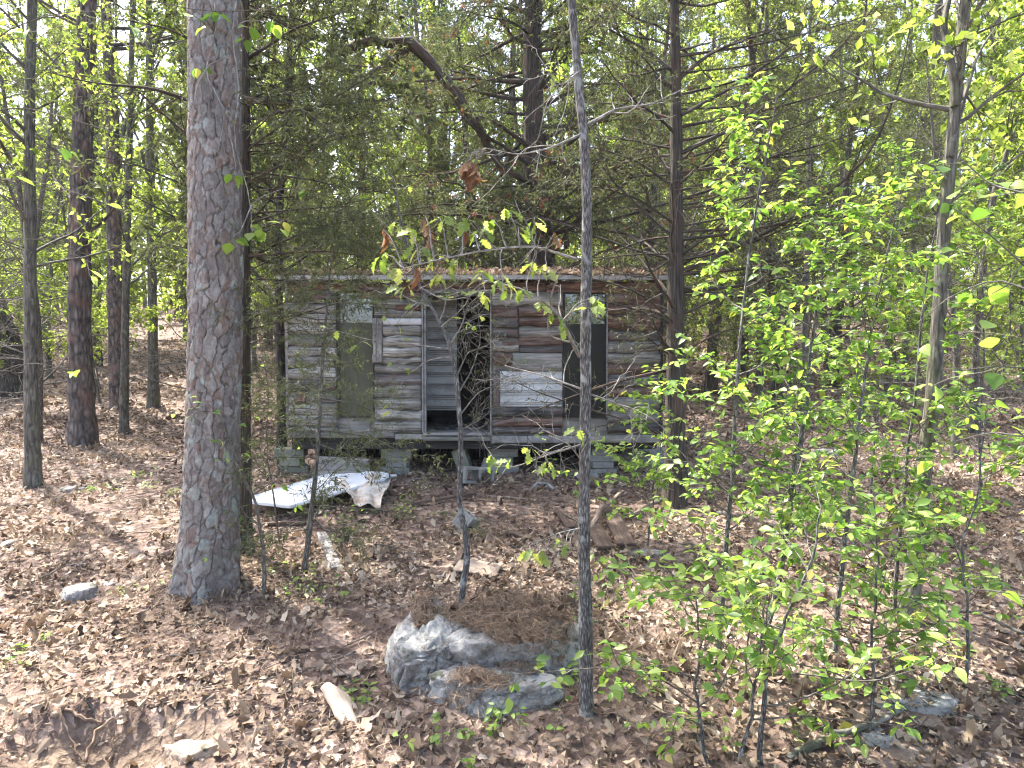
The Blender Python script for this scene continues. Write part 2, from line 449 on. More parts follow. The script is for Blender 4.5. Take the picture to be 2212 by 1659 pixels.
def mat_wood(name, stops, tint=None, sx=2.2, syz=34, bump=0.9, rough=0.85, dist=0.012):
    t = NT(name); co = t.attr('co').outputs['Vector']; r = t.attr('rnd').outputs['Fac']
    off = t.n('ShaderNodeCombineXYZ', {'X': t.math('MULTIPLY', r, 37.0), 'Y': t.math('MULTIPLY', r, 11.0), 'Z': t.math('MULTIPLY', r, 23.0)}).outputs[0]
    p = t.n('ShaderNodeVectorMath', {0: co, 1: off}, operation='ADD').outputs[0]
    q = t.map(p, (sx, syz, syz))
    a = t.noise(q, 1.0, 6, 0.62, 0.5); b = t.noise(t.map(p, (sx * 0.7, syz * 2.3, syz * 2.3)), 1.0, 3, 0.6, 0.8); c = t.noise(p, 2.7, 3)
    f = t.math('ADD', t.math('MULTIPLY', a, 0.65), t.math('MULTIPLY', b, 0.35))
    col = t.ramp(f, stops)
    col = t.mix(1.0, col, t.ramp(c, [(0.25, 0.55), (0.5, 1.0), (0.75, 1.3)]), 'MULTIPLY')
    col = t.mix(1.0, col, t.ramp(r, [(0.0, 0.65), (1.0, 1.25)]), 'MULTIPLY')
    if tint is not None:
        col = t.mix(t.ramp(t.noise(t.map(p, (2.0, 9, 9)), 1.0, 4), [(0.52, 0.0), (0.66, 0.8)]), col, tint)
    return t.done(t.bsdf(col, rough, t.bump(f, bump, dist)))
M_slab_grey = mat_wood('weathered_slab', [(0.34, (0.04, 0.038, 0.036)), (0.44, (0.18, 0.168, 0.148)), (0.55, (0.36, 0.342, 0.305)), (0.68, (0.57, 0.545, 0.49))], (0.16, 0.165, 0.12), dist=0.03)
M_slab_bark = mat_wood('bark_slab', [(0.34, (0.03, 0.02, 0.017)), (0.46, (0.11, 0.064, 0.048)), (0.58, (0.22, 0.137, 0.104)), (0.70, (0.36, 0.27, 0.225))], (0.22, 0.18, 0.16), 3.0, 26, 1.0, dist=0.04)
M_slab_dark = mat_wood('dark_slab', [(0.34, (0.025, 0.024, 0.023)), (0.45, (0.09, 0.086, 0.082)), (0.57, (0.18, 0.175, 0.17)), (0.70, (0.36, 0.355, 0.34))], (0.18, 0.10, 0.085), dist=0.03)
M_board_pale = mat_wood('pale_board', [(0.30, (0.22, 0.165, 0.12)), (0.5, (0.36, 0.285, 0.22)), (0.70, (0.48, 0.40, 0.325))], None, 2.0, 22, 0.4)
M_board_grey = mat_wood('grey_board', [(0.30, (0.10, 0.095, 0.087)), (0.5, (0.225, 0.215, 0.198)), (0.70, (0.37, 0.355, 0.33))], (0.19, 0.20, 0.15), 2.2, 26, 0.6)
M_board_brown = mat_wood('brown_board', [(0.30, (0.04, 0.028, 0.022)), (0.5, (0.105, 0.073, 0.057)), (0.70, (0.18, 0.135, 0.108))], None, 2.2, 26, 0.7)
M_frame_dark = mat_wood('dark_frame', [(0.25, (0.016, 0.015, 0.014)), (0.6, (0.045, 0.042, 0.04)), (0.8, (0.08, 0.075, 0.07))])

def mat_paint(name, c, dirt, rough=0.55, amount=0.5, scale=3.0, metal=0.0):
    t = NT(name); g = t.geo()
    n = t.noise(t.map(g, (1, 1, 1.6)), scale, 6, 0.68); m = t.noise(g, scale * 9, 4)
    f = t.math('ADD', t.math('MULTIPLY', n, 0.8), t.math('MULTIPLY', m, 0.2))
    col = t.mix(t.ramp(f, [(0.46, 0.0), (0.70, amount * 1.6)]), c, dirt)
    return t.done(t.bsdf(col, rough, t.bump(m, 0.12, 0.01), Metallic=metal))
M_door = mat_paint('shaded_door_siding', (0.34, 0.34, 0.33), (0.15, 0.15, 0.135), 0.6, 0.6, 2.5)  # white siding greyed, so the indoor shade is mixed into its paint
M_siding = mat_paint('white_siding', (0.56, 0.57, 0.57), (0.25, 0.25, 0.22), 0.5, 0.5, 2.5)
M_fascia = mat_paint('weathered_fascia', (0.36, 0.355, 0.335), (0.17, 0.16, 0.135), 0.7, 0.6, 5.0)
M_trim = mat_paint('dirty_white_trim', (0.29, 0.285, 0.275), (0.11, 0.105, 0.09), 0.7, 0.75, 5.0)
M_white_metal = mat_paint('white_enamel_sheet', (0.62, 0.655, 0.69), (0.36, 0.36, 0.34), 0.75, 0.4, 3.2)
M_rust_metal = mat_paint('stained_sheet', (0.52, 0.50, 0.45), (0.26, 0.17, 0.105), 0.75, 0.8, 6.0)
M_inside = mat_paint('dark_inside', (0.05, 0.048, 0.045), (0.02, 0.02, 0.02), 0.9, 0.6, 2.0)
M_concrete = mat_paint('concrete', (0.27, 0.265, 0.25), (0.13, 0.135, 0.105), 0.95, 0.6, 6.0)
M_concrete_moss = mat_paint('mossy_concrete', (0.20, 0.205, 0.16), (0.085, 0.10, 0.055), 0.95, 0.7, 4.0)
M_roofing = mat_paint('roofing_felt', (0.10, 0.095, 0.09), (0.05, 0.045, 0.04), 0.95, 0.6, 4.0)
def mat_screen(name, c):
    t = NT(name); n = t.noise(t.geo(), 2.2, 5, 0.6)
    return t.done(t.bsdf(t.mix(t.ramp(n, [(0.35, 0.0), (0.7, 0.8)]), c, (c[0] * 0.6, c[1] * 0.62, c[2] * 0.55)), 0.3, **{'Specular IOR Level': 0.25}))
M_screen = mat_screen('dusty_olive_pane', (0.085, 0.088, 0.062))
M_pane_dark = mat_screen('dark_pane', (0.016, 0.017, 0.017))  # opaque near-black base with random mottling
def mat_glass():
    t = NT('window_glass')
    gl = t.n('ShaderNodeBsdfGlossy', {'Color': (0.95, 0.97, 1, 1), 'Roughness': 0.02}).outputs[0]
    df = t.bsdf((0.02, 0.022, 0.024), 0.3)
    fr = t.n('ShaderNodeFresnel', {'IOR': 2.3}).outputs[0]
    ms = t.n('ShaderNodeMixShader', {0: fr}); t.t.links.new(df, ms.inputs[1]); t.t.links.new(gl, ms.inputs[2])
    return t.done(ms.outputs[0])
M_glass = mat_glass()

def mat_rock(name, base, dark, lich, amt=0.5):
    t = NT(name); g = t.geo()
    n = t.noise(g, 8, 8, 0.68, 0.3); m = t.noise(g, 48, 6, 0.7); v = t.vor(t.map(t.n('ShaderNodeVectorMath', {0: g, 1: t.n('ShaderNodeTexNoise', {'Vector': g, 'Scale': 3.0, 'Detail': 3.0}).outputs['Color']}, operation='ADD').outputs[0], (1, .7, 2.2)), 2.6, 'DISTANCE_TO_EDGE'); l = t.noise(g, 4.2, 8, 0.72)
    f = t.math('ADD', t.math('MULTIPLY', n, 0.6), t.math('MULTIPLY', m, 0.4))
    col = t.ramp(f, [(0.38, dark), (0.5, base), (0.63, (base[0] * 1.5, base[1] * 1.5, base[2] * 1.5))])
    col = t.mix(t.ramp(l, [(0.49, 0.0), (0.53, amt)]), col, lich)
    col = t.mix(t.ramp(t.noise(g, 4.4, 4, 0.6), [(0.60, 0.0), (0.64, 0.8)]), col, (0.06, 0.066, 0.032))
    h = t.math('ADD', f, t.math('MULTIPLY', t.math('MINIMUM', v, 0.035), 4.0))
    return t.done(t.bsdf(col, 0.9, t.bump(h, 1.0, 0.045)))
M_rock = mat_rock('lichened_boulder', (0.225, 0.215, 0.195), (0.08, 0.074, 0.064), (0.43, 0.43, 0.40), 0.6)
M_rock2 = mat_rock('grey_fieldstone', (0.26, 0.25, 0.24), (0.12, 0.115, 0.105), (0.37, 0.39, 0.37), 0.4)
M_rock_tan = mat_rock('tan_soil_stone', (0.36, 0.275, 0.20), (0.22, 0.155, 0.105), (0.46, 0.37, 0.29), 0.4)
# ------------------------------------------------------------------ forest floor
def axis(lo, f0, f1, hi, st):
    a = list(np.arange(f0, f1 + 1e-6, st)); s = st; x = f1
    while x < hi:
        s *= 1.12; x += s; a.append(x)
    s = st; x = f0
    while x > lo:
        s *= 1.16; x -= s; a.insert(0, x)
    return np.array(a)
gx = axis(-300, -6.5, 6.5, 300, 0.085); gy = axis(-150, 2.4, 13, 380, 0.075)
GX, GY = np.meshgrid(gx, gy, indexing='ij')
GZ = ground(GX, GY)
pr = np.sqrt(((GX - PIT[0] - 0.12) / 0.62) ** 2 + ((GY - PIT[1] + 0.08) / 0.36) ** 2) * (1 + 0.3 * n2(GX, GY, 2.6, 12, 2))
SOIL = np.clip((1.0 - pr) * 4, 0, 1)
mb = MB()
_dep = np.clip(1.1 - pr, 0, 1) > 0
GZ = GZ + SOIL * (n2(GX, GY, 9, 41, 4) * 0.03)
mb.add(np.stack([GX, GY, GZ], -1), gridfaces(len(gx), len(gy)), SOIL.ravel())
tag(mb.build('ground', M_ground), kind='structure')

B_C = at(1046, 1440, 4.85); B_C[2] = gz(B_C[0], B_C[1])
def soil_at(x, y):
    p = np.sqrt(((x - PIT[0] - 0.12) / 0.62) ** 2 + ((y - PIT[1] + 0.08) / 0.36) ** 2) * (1 + 0.3 * n2(x, y, 2.6, 12, 2))
    return (p < 0.93) & (rng.random(np.shape(p)) > 0.16)
SHED = (-3.2, 2.15, 9.85, 12.6)
def free(x, y, bould=0.92):
    ok = ~soil_at(x, y)
    ok &= ~((((x - B_C[0]) / 0.62) ** 2 + ((y - B_C[1]) / 0.55) ** 2) < bould)
    ok &= ~((x > SHED[0] + .2) & (x < SHED[1] - .2) & (y > SHED[2] + 0.5) & (y < SHED[3]))
    return ok
def gnormal(x, y, e=0.12):
    dx = (ground(x + e, y) - ground(x - e, y)) / (2 * e); dy = (ground(x, y + e) - ground(x, y - e)) / (2 * e)
    return norm(np.stack([-dx, -dy, np.ones_like(dx)], -1))
def scatter(n, d0, d1, spread=0.80, pad=0.8):
    d = np.sqrt(d0 ** 2 + (d1 ** 2 - d0 ** 2) * rng.random(n)); x = (rng.random(n) * 2 - 1) * (d * spread + pad)
    return x, d
def litter(mb, n, d0, d1, L0, L1, tilt, st, lift=0.012):
    x, y = scatter(n, d0, d1); k = free(x, y)
    cl = n2(x, y, 1.7, 77, 2); k &= rng.random(n) < np.clip(0.75 + cl, 0.25, 1)
    x, y = x[k], y[k]; q = len(x)
    P = np.stack([x, y, ground(x, y) + lift + rng.random(q) * 0.03], -1)
    N = norm(gnormal(x, y) + rng.normal(size=(q, 3)) * tilt)
    D = norm(rng.normal(size=(q, 3)) * np.array([1, 1, 0.25])); D = norm(D - N * (D * N).sum(-1, keepdims=True))
    L = L0 + (L1 - L0) * rng.random(q) ** 1.3
    P = P - D * L[:, None] * 0.5
    r = np.clip(0.60 + 0.23 * rng.normal(size=q) + 0.22 * n2(x, y, 0.8, 78, 2), 0, 1)
    base = {1: [0.30], 2: [0.26, 0.24], 4: [0.15, 0.32, 0.20, 0.29]}[st]
    w = np.array(base)[None] * (0.5 + 0.85 * rng.random((q, st)))
    leaf_strip(mb, P, D, N, L, w, rng.normal(size=q) * 0.5, rng.normal(size=q) * 0.75, r, 0.8)
mb = MB()
litter(mb, 9000, 3.0, 7.4, 0.045, 0.115, 0.4, 4)
litter(mb, 24000, 3.0, 7.4, 0.022, 0.062, 0.5, 2)
litter(mb, 37000, 7.2, 14.5, 0.045, 0.11, 0.5, 2)
litter(mb, 52000, 14.0, 30.0, 0.075, 0.145, 0.5, 1, 0.02)
litter(mb, 12000, 29.0, 55.0, 0.16, 0.30, 0.4, 1, 0.03)
tag(mb.build('leaf_litter', M_litter, None, False), 'brown and tan fallen oak leaves covering the forest floor', 'leaf litter', kind='stuff')

def straw(mb, P, N, L0=0.07, L1=0.16, w=0.0032, tilt=0.25):
    q = len(P)
    N = norm(N + rng.normal(size=(q, 3)) * tilt); D = rng.normal(size=(q, 3)); D = norm(D - N * (D * N).sum(-1, keepdims=True))
    S = np.cross(D, N); L = (L0 + (L1 - L0) * rng.random(q))[:, None]; bend = rng.normal(size=(q, 1)) * 0.22
    a = P - D * L / 2; c = P + S * L * bend + N * L * 0.06; b = P + D * L / 2
    wv = S * w; V = np.stack([a - wv * 0.5, a + wv * 0.5, c + wv * 0.6, c - wv * 0.6, b], 1)
    k = np.arange(q)[:, None] * 5
    mb.add(V.reshape(-1, 3), [k + np.array([[0, 1, 2, 3]]), k + np.array([[3, 2, 4]])], np.repeat(rng.random(q), 5))
mb = MB()
x, y = scatter(46000, 3.0, 9.0); cl = n2(x, y, 0.9, 91, 2)
near_pine = np.exp(-((x + 2.4) ** 2 + (y - 5.7) ** 2) / 1.2); near_b = np.exp(-((x - 0.1) ** 2 + (y - 4.7) ** 2) / 0.9)
k = free(x, y) & (rng.random(len(x)) < np.clip(0.22 + 0.7 * cl + near_pine + near_b * 0.8, 0.05, 1)); x, y = x[k], y[k]
straw(mb, np.stack([x, y, ground(x, y) + 0.025 + rng.random(len(x)) * 0.03], -1), gnormal(x, y))
tag(mb.build('pine_straw', M_straw, None, False), 'rusty pine needles strewn over the near forest floor', 'pine straw', kind='stuff')

# loose twigs too many to count
mb = MB()
x, y = scatter(1050, 3.2, 16.0); k = free(x, y); x, y = x[k], y[k]; q = len(x)
D = norm(np.stack([rng.normal(size=q), rng.normal(size=q), rng.normal(size=q) * 0.12], -1))
P = polyl(np.stack([x, y, ground(x, y) + 0.035], -1), D, 0.15 + 0.6 * rng.random(q) ** 2, 6, 0.16)
P[..., 2] = np.maximum(P[..., 2], ground(P[..., 0], P[..., 1]) + 0.02)
tubes(mb, P, taper(P, 0.003 + 0.006 * rng.random(q), 0.4), 4, rng.random(q))
tag(mb.build('twig_litter', M_twig), 'thin grey twigs lying scattered through the fallen leaves', 'twigs', kind='stuff')

# ------------------------------------------------------------------ stones
def rock_mesh(c, rad, seed, sub=5, cuts=(), rough=0.10, fine=0.03, squash=0.4):
    bm = bmesh.new(); bmesh.ops.create_icosphere(bm, subdivisions=sub, radius=1.0)
    V = np.array([v.co[:] for v in bm.verts]); F = np.array([[v.index for v in f.verts] for f in bm.faces]); bm.free()
    sh = V.copy()
    for nx, ny, nz, h in cuts:
        nv = norm(np.array((nx, ny, nz))); dd = sh @ nv - h
        sh = sh - np.outer(np.maximum(dd, 0) * 0.88, nv)
    r = 1 + rough * fbm(V * 1.5 + seed, 3, seed) + fine * fbm(V * 6 + seed, 4, seed + 3) - 0.09 * np.clip(0.10 - np.abs(fbm(V * 1.3 + seed * 2, 3, seed + 8)), 0, 1) / 0.10 - fine * .7 * np.abs(fbm(V * 3.1 + seed, 3, seed + 5))
    sh = sh * r[:, None] * np.asarray(rad)[None] + np.asarray(c)[None]
    mb = MB(); mb.add(sh, F); return mb
def stone(name, c, rad, seed, mat, label, sub=4, cuts=((0, 0, 1, .55), (.8, -.5, .2, .7), (-.7, -.6, .3, .75)), **kw):
    mbr = rock_mesh(c, rad, seed, sub, cuts, **kw)
    o = mbr.build(name, mat); tag(o, label, 'rock'); return o, mbr
boulder = empty('boulder', B_C, 'big lichen-grey boulder capped with pine straw in the near middle', 'boulder')
bmb = rock_mesh(B_C + np.array((0.13, 0.05, -0.03)), (0.57, 0.62, 0.37), 11, 6, ((0.05, -0.25, 1, 0.80), (0.15, -1, 0.12, 0.70), (-.5, -1, 0.1, 0.78), (-0.5, 0.9, 0.3, 0.85)), rough=0.10, fine=0.045)
bmb.build('stone_body', M_rock, boulder)
lmb = rock_mesh(B_C + np.array((-0.41, -0.08, -0.01)), (0.31, 0.47, 0.40), 23, 6, ((-1, -0.25, 0.12, 0.70), (-0.1, -0.35, 1, 0.62), (0.1, -1, 0.15, 0.68), (-0.7, 0.3, 0.8, 0.74), (-.7, -.8, .45, .72)), rough=0.13, fine=0.05)
lmb.build('stone_lobe', M_rock, boulder)
fmb = rock_mesh(B_C + np.array((0.08, -0.45, -0.10)), (0.46, 0.24, 0.27), 31, 6, ((0, -0.2, 1, 0.55), (0.3, -1, 0.2, 0.6), (-.6, -.8, .3, .65)), rough=0.2, fine=0.05)
fmb.build('stone_foot', M_rock, boulder)
from mathutils.bvhtree import BVHTree
def bvh_of(*mbs):
    V = []; F = []; n = 0
    for m_ in mbs:
        v = np.concatenate(m_.V); V.append(v)
        for f, _ in m_.F: F += (f + n).tolist()
        n += len(v)
    return BVHTree.FromPolygons(np.concatenate(V).tolist(), F)
bt = bvh_of(bmb, lmb, fmb)
def drop(bt, n, x0, x1, y0, y1, keep, minz=0.55):
    P = []; N = []
    xs = x0 + (x1 - x0) * rng.random(n); ys = y0 + (y1 - y0) * rng.random(n)
    k = keep(xs, ys); gg = ground(xs, ys)
    for a, b, c in zip(xs[k], ys[k], gg[k]):
        h = bt.ray_cast(Vector((a, b, 9)), Vector((0, 0, -1)))
        if h[0] is not None and h[1].z > minz and h[0].z > c + 0.03:
            P.append(h[0][:]); N.append(h[1][:])
    return np.array(P).reshape(-1, 3), np.array(N).reshape(-1, 3)
def kb(a, b):
    u = a - B_C[0]; v = b - B_C[1]
    nz_ = n2(a, b, 3.5, 5, 2) * 0.14
    main = ((u - 0.21 + nz_) / 0.43) ** 2 + ((v - 0.06 + nz_ * .6) / 0.47) ** 2 < 1
    lobe = ((u + 0.42) / 0.08) ** 2 + ((v - 0.08 + nz_) / 0.15) ** 2 < 1
    foot = ((u + 0.08 + nz_) / 0.15) ** 2 + ((v + 0.52) / 0.06) ** 2 < 1
    return main | lobe | foot
P, N = drop(bt, 26000, B_C[0] - .8, B_C[0] + .8, B_C[1] - .8, B_C[1] + .7, kb)
mb = MB(); straw(mb, P + N * (0.004 + 0.035 * rng.random((len(P), 1))), N, 0.05, 0.13, 0.0034, 0.18)
tag(mb.build('pine_straw', M_straw, None, False), 'mat of rusty pine needles lying on the boulder', 'pine straw', kind='stuff')
P, N = drop(bt, 420, B_C[0] - .8, B_C[0] + .8, B_C[1] - .8, B_C[1] + .7, kb); q = len(P)
mb = MB(); D = rng.normal(size=(q, 3))
leaf_strip(mb, P + N * 0.03, D, norm(N + rng.normal(size=(q, 3)) * .4), 0.05 + 0.04 * rng.random(q), [.16, .3, .2, .26], rng.normal(size=q) * .35, rng.normal(size=q) * .5, rng.random(q) * 0.45)
tag(mb.build('leaf_litter', M_litter, None, False), 'few dark fallen leaves lying on the boulder', 'leaf litter', kind='stuff')

p = gpt(155, 1300); stone('rock', p + np.array((0.02, .06, 0.02)), (0.15, 0.16, 0.13), 3, M_rock2, 'pale grey squarish stone in the leaves left of the big pine', 5)
p = gpt(235, 1262); stone('rock', p + np.array((0, .05, -0.02)), (0.13, 0.09, 0.05), 4, M_rock2, 'small flat stone half sunk between pale stone and big pine')
p = gpt(1990, 1545); stone('rock', p + np.array((0.0, .1, 0.0)), (0.30, 0.15, 0.10), 5, M_rock2, 'long flat grey stone in the bottom right leaves', 5, ((0, 0, 1, .6), (-.3, -.9, .2, .7)))
p = gpt(1905, 1610); stone('rock', p + np.array((0.0, .05, -0.01)), (0.13, 0.09, 0.10), 6, M_rock2, 'upright grey stone below the long flat stone at bottom right', 5)
p = gpt(1395, 1200); stone('rock', p + np.array((0.0, .05, -0.02)), (0.24, 0.14, 0.07), 8, M_rock2, 'flat grey stone in the litter right of the slim grey oak')
p = gpt(395, 1645); stone('rock', p + np.array((0.02, .06, -0.01)), (0.16, 0.10, 0.11), 9, M_rock_tan, 'tan stone bedded in the bare soil at the pit edge', 5)
p = gpt(315, 1620); stone('rock', p + np.array((0.0, .05, -0.02)), (0.12, 0.08, 0.06), 14, M_rock_tan, 'small tan stone lying in the bottom of the soil pit', 4)
p = gpt(150, 1062); stone('rock', p + np.array((0.0, .05, -0.01)), (0.20, 0.14, 0.10), 15, M_rock2, 'grey stone among low green plants by the left trunk', 4)
p = gpt(435, 1395); stone('rock', p + np.array((0.0, .05, -0.04)), (0.15, 0.09, 0.06), 16, M_rock2, 'dark stone half buried in front of the big pine', 4)
p = gpt(2085, 1470); stone('rock', p + np.array((0.0, .05, -0.02)), (0.10, 0.07, 0.05), 19, M_rock2, 'small grey stone near the right edge above the long stone', 4)
# soil clods in the pit
mb = MB(); 
for i in range(44):
    a = rng.random() * 6.28; rr = rng.random() ** .5
    cx = PIT[0] + 0.1 + math.cos(a) * rr * 0.75; cy = PIT[1] - 0.03 + math.sin(a) * rr * 0.42; r_ = 0.005 + 0.02 * rng.random() ** 3
    m_ = rock_mesh((cx, cy, gz(cx, cy) + r_ * .5), (r_ * 1.3, r_, r_ * .8), 60 + i, 2, rough=.35); mb.add(m_.V[0], m_.F[0][0])
tag(mb.build('soil_clods', M_rock_tan), 'loose clods of tan earth in the bare soil pit', 'soil', kind='stuff')
# roots
def rootp(pts, r, nm, lb, lift=0.03):
    W = np.array([gpt(a, b) + np.array((0, 0, h)) for a, b, h in pts]); s = np.linspace(0, len(W) - 1, 14)
    P = np.stack([np.interp(s, np.arange(len(W)), W[:, i]) for i in range(3)], 1); P[1:-1] += rng.normal(size=(12, 3)) * 0.006
    m_ = MB(); tubes(m_, P, taper(P[None], [r], 0.35)[0], 7, 0.5, True, 0.12); tag(m_.build('root', M_root), lb, 'root')
rootp([(135, 1530, .02), (150, 1560, .07), (195, 1585, .09), (225, 1575, .03)], .016, 'root', 'pale bent root arching over the back rim of the soil pit')
rootp([(185, 1655, .03), (205, 1620, .10), (240, 1595, .12), (262, 1590, .08)], .014, 'root', 'bare forked root end sticking up inside the soil pit')
rootp([(150, 1500, .05), (135, 1560, .06), (150, 1610, .05), (178, 1650, .02)], .010, 'root', 'thin reddish root hanging down the left side of pit')
rootp([(258, 1560, .03), (330, 1540, .05), (420, 1520, .04), (560, 1485, .02)], .008, 'root', 'long thin root running right from the soil pit')
rootp([(238, 1655, .02), (246, 1622, .07), (250, 1598, .10)], .007, 'root', 'short thin root dangling at the pit centre')
# ------------------------------------------------------------------ cabin
CD = 9.9
KX = CD * PS / FPX
def cxx(px): return (px - 1106) * KX
def czz(py): return at(1106, py, CD)[2]
cabin = empty('cabin', (cxx(1024), CD, gz(cxx(1024), CD)), 'small abandoned cabin clad in weathered grey log slabs with open doorway', 'cabin')
front = MB(); IN = 0.035
for a, b, c, d in ((624, 728, 608, 940), (808, 914, 608, 940), (1062, 1217, 608, 940), (1311, 1424, 608, 940), (728.2, 807.8, 608, 630), (914.2, 1061.8, 608, 624), (1217.2, 1310.8, 608, 632), (728.2, 807.8, 900, 940), (1217.2, 1310.8, 900, 940)):
    box(front, cxx(a), cxx(b), CD + IN, CD + IN + 0.08, czz(d), czz(c))
wall = front.build('front_wall', M_board_grey, cabin, False)
side = MB()
X0, X1 = cxx(624), cxx(1424); ZB, ZT = czz(940), czz(608); DEP = 2.5
box(side, X0, X0 + 0.08, CD + IN + 0.083, CD + DEP, ZB, ZT + .05)
box(side, X1 - 0.08, X1, CD + IN + 0.083, CD + DEP, ZB, ZT + .05)
box(side, X0 + 0.083, X1 - 0.083, CD + DEP - 0.08, CD + DEP, ZB, ZT + 0.05)
side.build('outer_wall', M_slab_dark, cabin, False)
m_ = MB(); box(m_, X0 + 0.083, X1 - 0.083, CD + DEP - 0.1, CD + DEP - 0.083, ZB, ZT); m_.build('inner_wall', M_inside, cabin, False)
m_ = MB(); box(m_, X0 + 0.003, X1 - 0.003, CD + IN + 0.083, CD + DEP - 0.101, ZB - 0.04, ZB + 0.035); m_.build('floor', M_board_grey, cabin, False)
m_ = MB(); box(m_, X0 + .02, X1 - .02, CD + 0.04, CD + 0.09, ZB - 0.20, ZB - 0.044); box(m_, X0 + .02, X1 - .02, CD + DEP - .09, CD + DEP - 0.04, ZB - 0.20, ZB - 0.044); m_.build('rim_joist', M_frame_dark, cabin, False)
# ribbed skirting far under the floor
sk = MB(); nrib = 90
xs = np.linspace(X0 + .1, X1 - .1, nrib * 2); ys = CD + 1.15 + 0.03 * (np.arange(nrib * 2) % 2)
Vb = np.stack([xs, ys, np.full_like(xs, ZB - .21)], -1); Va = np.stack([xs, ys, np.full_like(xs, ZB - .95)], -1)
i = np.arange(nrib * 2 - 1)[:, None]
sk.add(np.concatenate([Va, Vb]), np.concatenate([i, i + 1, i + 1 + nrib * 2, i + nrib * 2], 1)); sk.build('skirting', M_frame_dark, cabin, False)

MATS = {'g': M_slab_grey, 'b': M_slab_bark, 'd': M_slab_dark, 'w': M_siding, 'p': M_board_grey}
def slab(px0, px1, py0, py1, kind, y=0.0, bulge=0.028, wav=0.012, vert=False, seed=0, thick=0.03, name='plank', parent=None, knot=True):
    x0, x1, z1, z0 = cxx(px0), cxx(px1), czz(py0), czz(py1)
    if vert: nx, nz = 6, 22
    else: nx, nz = max(10, int((x1 - x0) / 0.035)), 6
    u = np.linspace(0, 1, nx)[:, None] + 0 * np.linspace(0, 1, nz)[None]; v = np.linspace(0, 1, nz)[None] + 0 * u
    X = x0 + (x1 - x0) * u; Z = z0 + (z1 - z0) * v
    sd = seed * 13.7 + px0
    if vert:
        e = n2(Z, Z * 0 + sd, 6, 3); X = X + wav * e * (2 * v * 0 + (u > .5) * 1.0 - (u < .5) * 1.0) * np.abs(2 * u - 1)
        Yb = (1 - (2 * u - 1) ** 2)
    else:
        et = n2(X, X * 0 + sd, 4.5, 3, 4); eb = n2(X, X * 0 + sd + 9, 4.5, 4, 4)
        Z = Z + wav * (et * v + eb * (1 - v)) * 0.8
        X = X + 0.006 * n2(Z, Z * 0 + sd, 20, 6) * np.abs(2 * u - 1)
        Yb = (1 - (2 * v - 1) ** 2)
    Y = CD + y - 0.010 - bulge * np.clip(Yb, 0, 1) ** 0.6 - 0.010 * n2(X * 2 + sd, Z * 16, 1.8, 8)
    Fv = np.stack([X, Y, Z], -1).reshape(-1, 3)
    ring = [i * nz for i in range(nx)] + [(nx - 1) * nz + j for j in range(1, nz)] + [i * nz + nz - 1 for i in range(nx - 2, -1, -1)] + [j for j in range(nz - 2, 0, -1)]
    bk = Fv[ring].copy(); bk[:, 1] = CD + y + thick - 0.002; nr = len(ring); nb = len(Fv)
    q = np.array([[ring[(i + 1) % nr], ring[i], nb + i, nb + (i + 1) % nr] for i in range(nr)])
    m_ = MB(); co = np.concatenate([Fv, bk])
    if vert: co = co[:, [2, 1, 0]]
    m_.add(np.concatenate([Fv, bk]), [gridfaces(nx, nz)[:, ::1], q], float(rng.random()), co)
    return m_.build(name, MATS[kind] if isinstance(kind, str) else kind, parent or wall)
def rows(px0, px1, py0, py1, kinds, h0=21, h1=28, split=None):
    y = py0; k = 0
    while y < py1 - 6:
        h = h0 + (h1 - h0) * rng.random(); 
        if py1 - (y + h) < 12: h = py1 - y
        kd = kinds(y, k)
        slab(px0, px1, y + 0.6, y + h - 0.6, kd, 0.004 * (k % 2), 0.026 + .02 * rng.random(), 0.020 + 0.018 * rng.random(), seed=k + px0)
        y += h; k += 1
def pick(g=.7, b=.1): 
    r = rng.random(); return 'g' if r < g else ('b' if r < g + b else 'd')
# bark boards right below the eave
for a, b, c, d in ((624, 690, 609, 629), (690.8, 776, 608, 628), (776.8, 913, 609, 631), (915, 1062, 609, 623.5), (1063, 1180, 609, 630), (1181, 1300, 608, 631), (1300.8, 1424, 609, 632)):
    slab(a, b, c, d, 'b', -0.004, 0.022, 0.010, seed=a)
rows(624, 727, 632, 934, lambda y, k: 'b' if k == 13 else ('d' if k in (0, 8) else 'g'), 20, 27)
slab(640, 672, 633, 640, 'b', -0.022, 0.012, 0.004, seed=4)
slab(640, 662, 846, 870, 'b', -0.03, 0.012, 0.008, seed=5)
slab(778, 911, 632, 645, 'b', -0.01, 0.02, 0.01, seed=6)
rows(810, 911, 646, 687, lambda y, k: 'g', 19, 23)
slab(858, 911, 659, 671, 'b', -0.026, 0.012, 0.012, seed=7)
slab(826, 914, 688, 702, 'w', -0.012, 0.008, 0.001, seed=8)
rows(829, 911, 703, 786, lambda y, k: 'g', 18, 24)
rows(810, 911, 787, 936, lambda y, k: 'd' if k in (1,) else 'g', 20, 27)
slab(806, 828.5, 688, 784, 'g', -0.032, 0.022, 0.014, True, seed=9)
rows(1064, 1215, 632, 661, lambda y, k: 'g', 18, 20)
rows(1064, 1120, 662, 762, lambda y, k: ('b', 'd', 'd', 'g', 'b')[k % 5], 20, 26)
rows(1121, 1215, 662, 746, lambda y, k: ('b', 'b', 'g', 'b')[k % 4], 18, 24)
slab(1085, 1190, 737, 747, 'b', -0.03, 0.014, 0.01, seed=12)
slab(1121, 1215, 746, 762, 'd', 0, 0.02, 0.01, seed=13)
slab(1064, 1106, 763, 789, 'b', 0, 0.02, 0.012, seed=14)
slab(1107, 1214, 763, 801, 'p', 0.0, 0.010, 0.003, seed=15)
slab(1064, 1079, 790, 878, 'd', 0.0, 0.014, 0.006, True, seed=16)
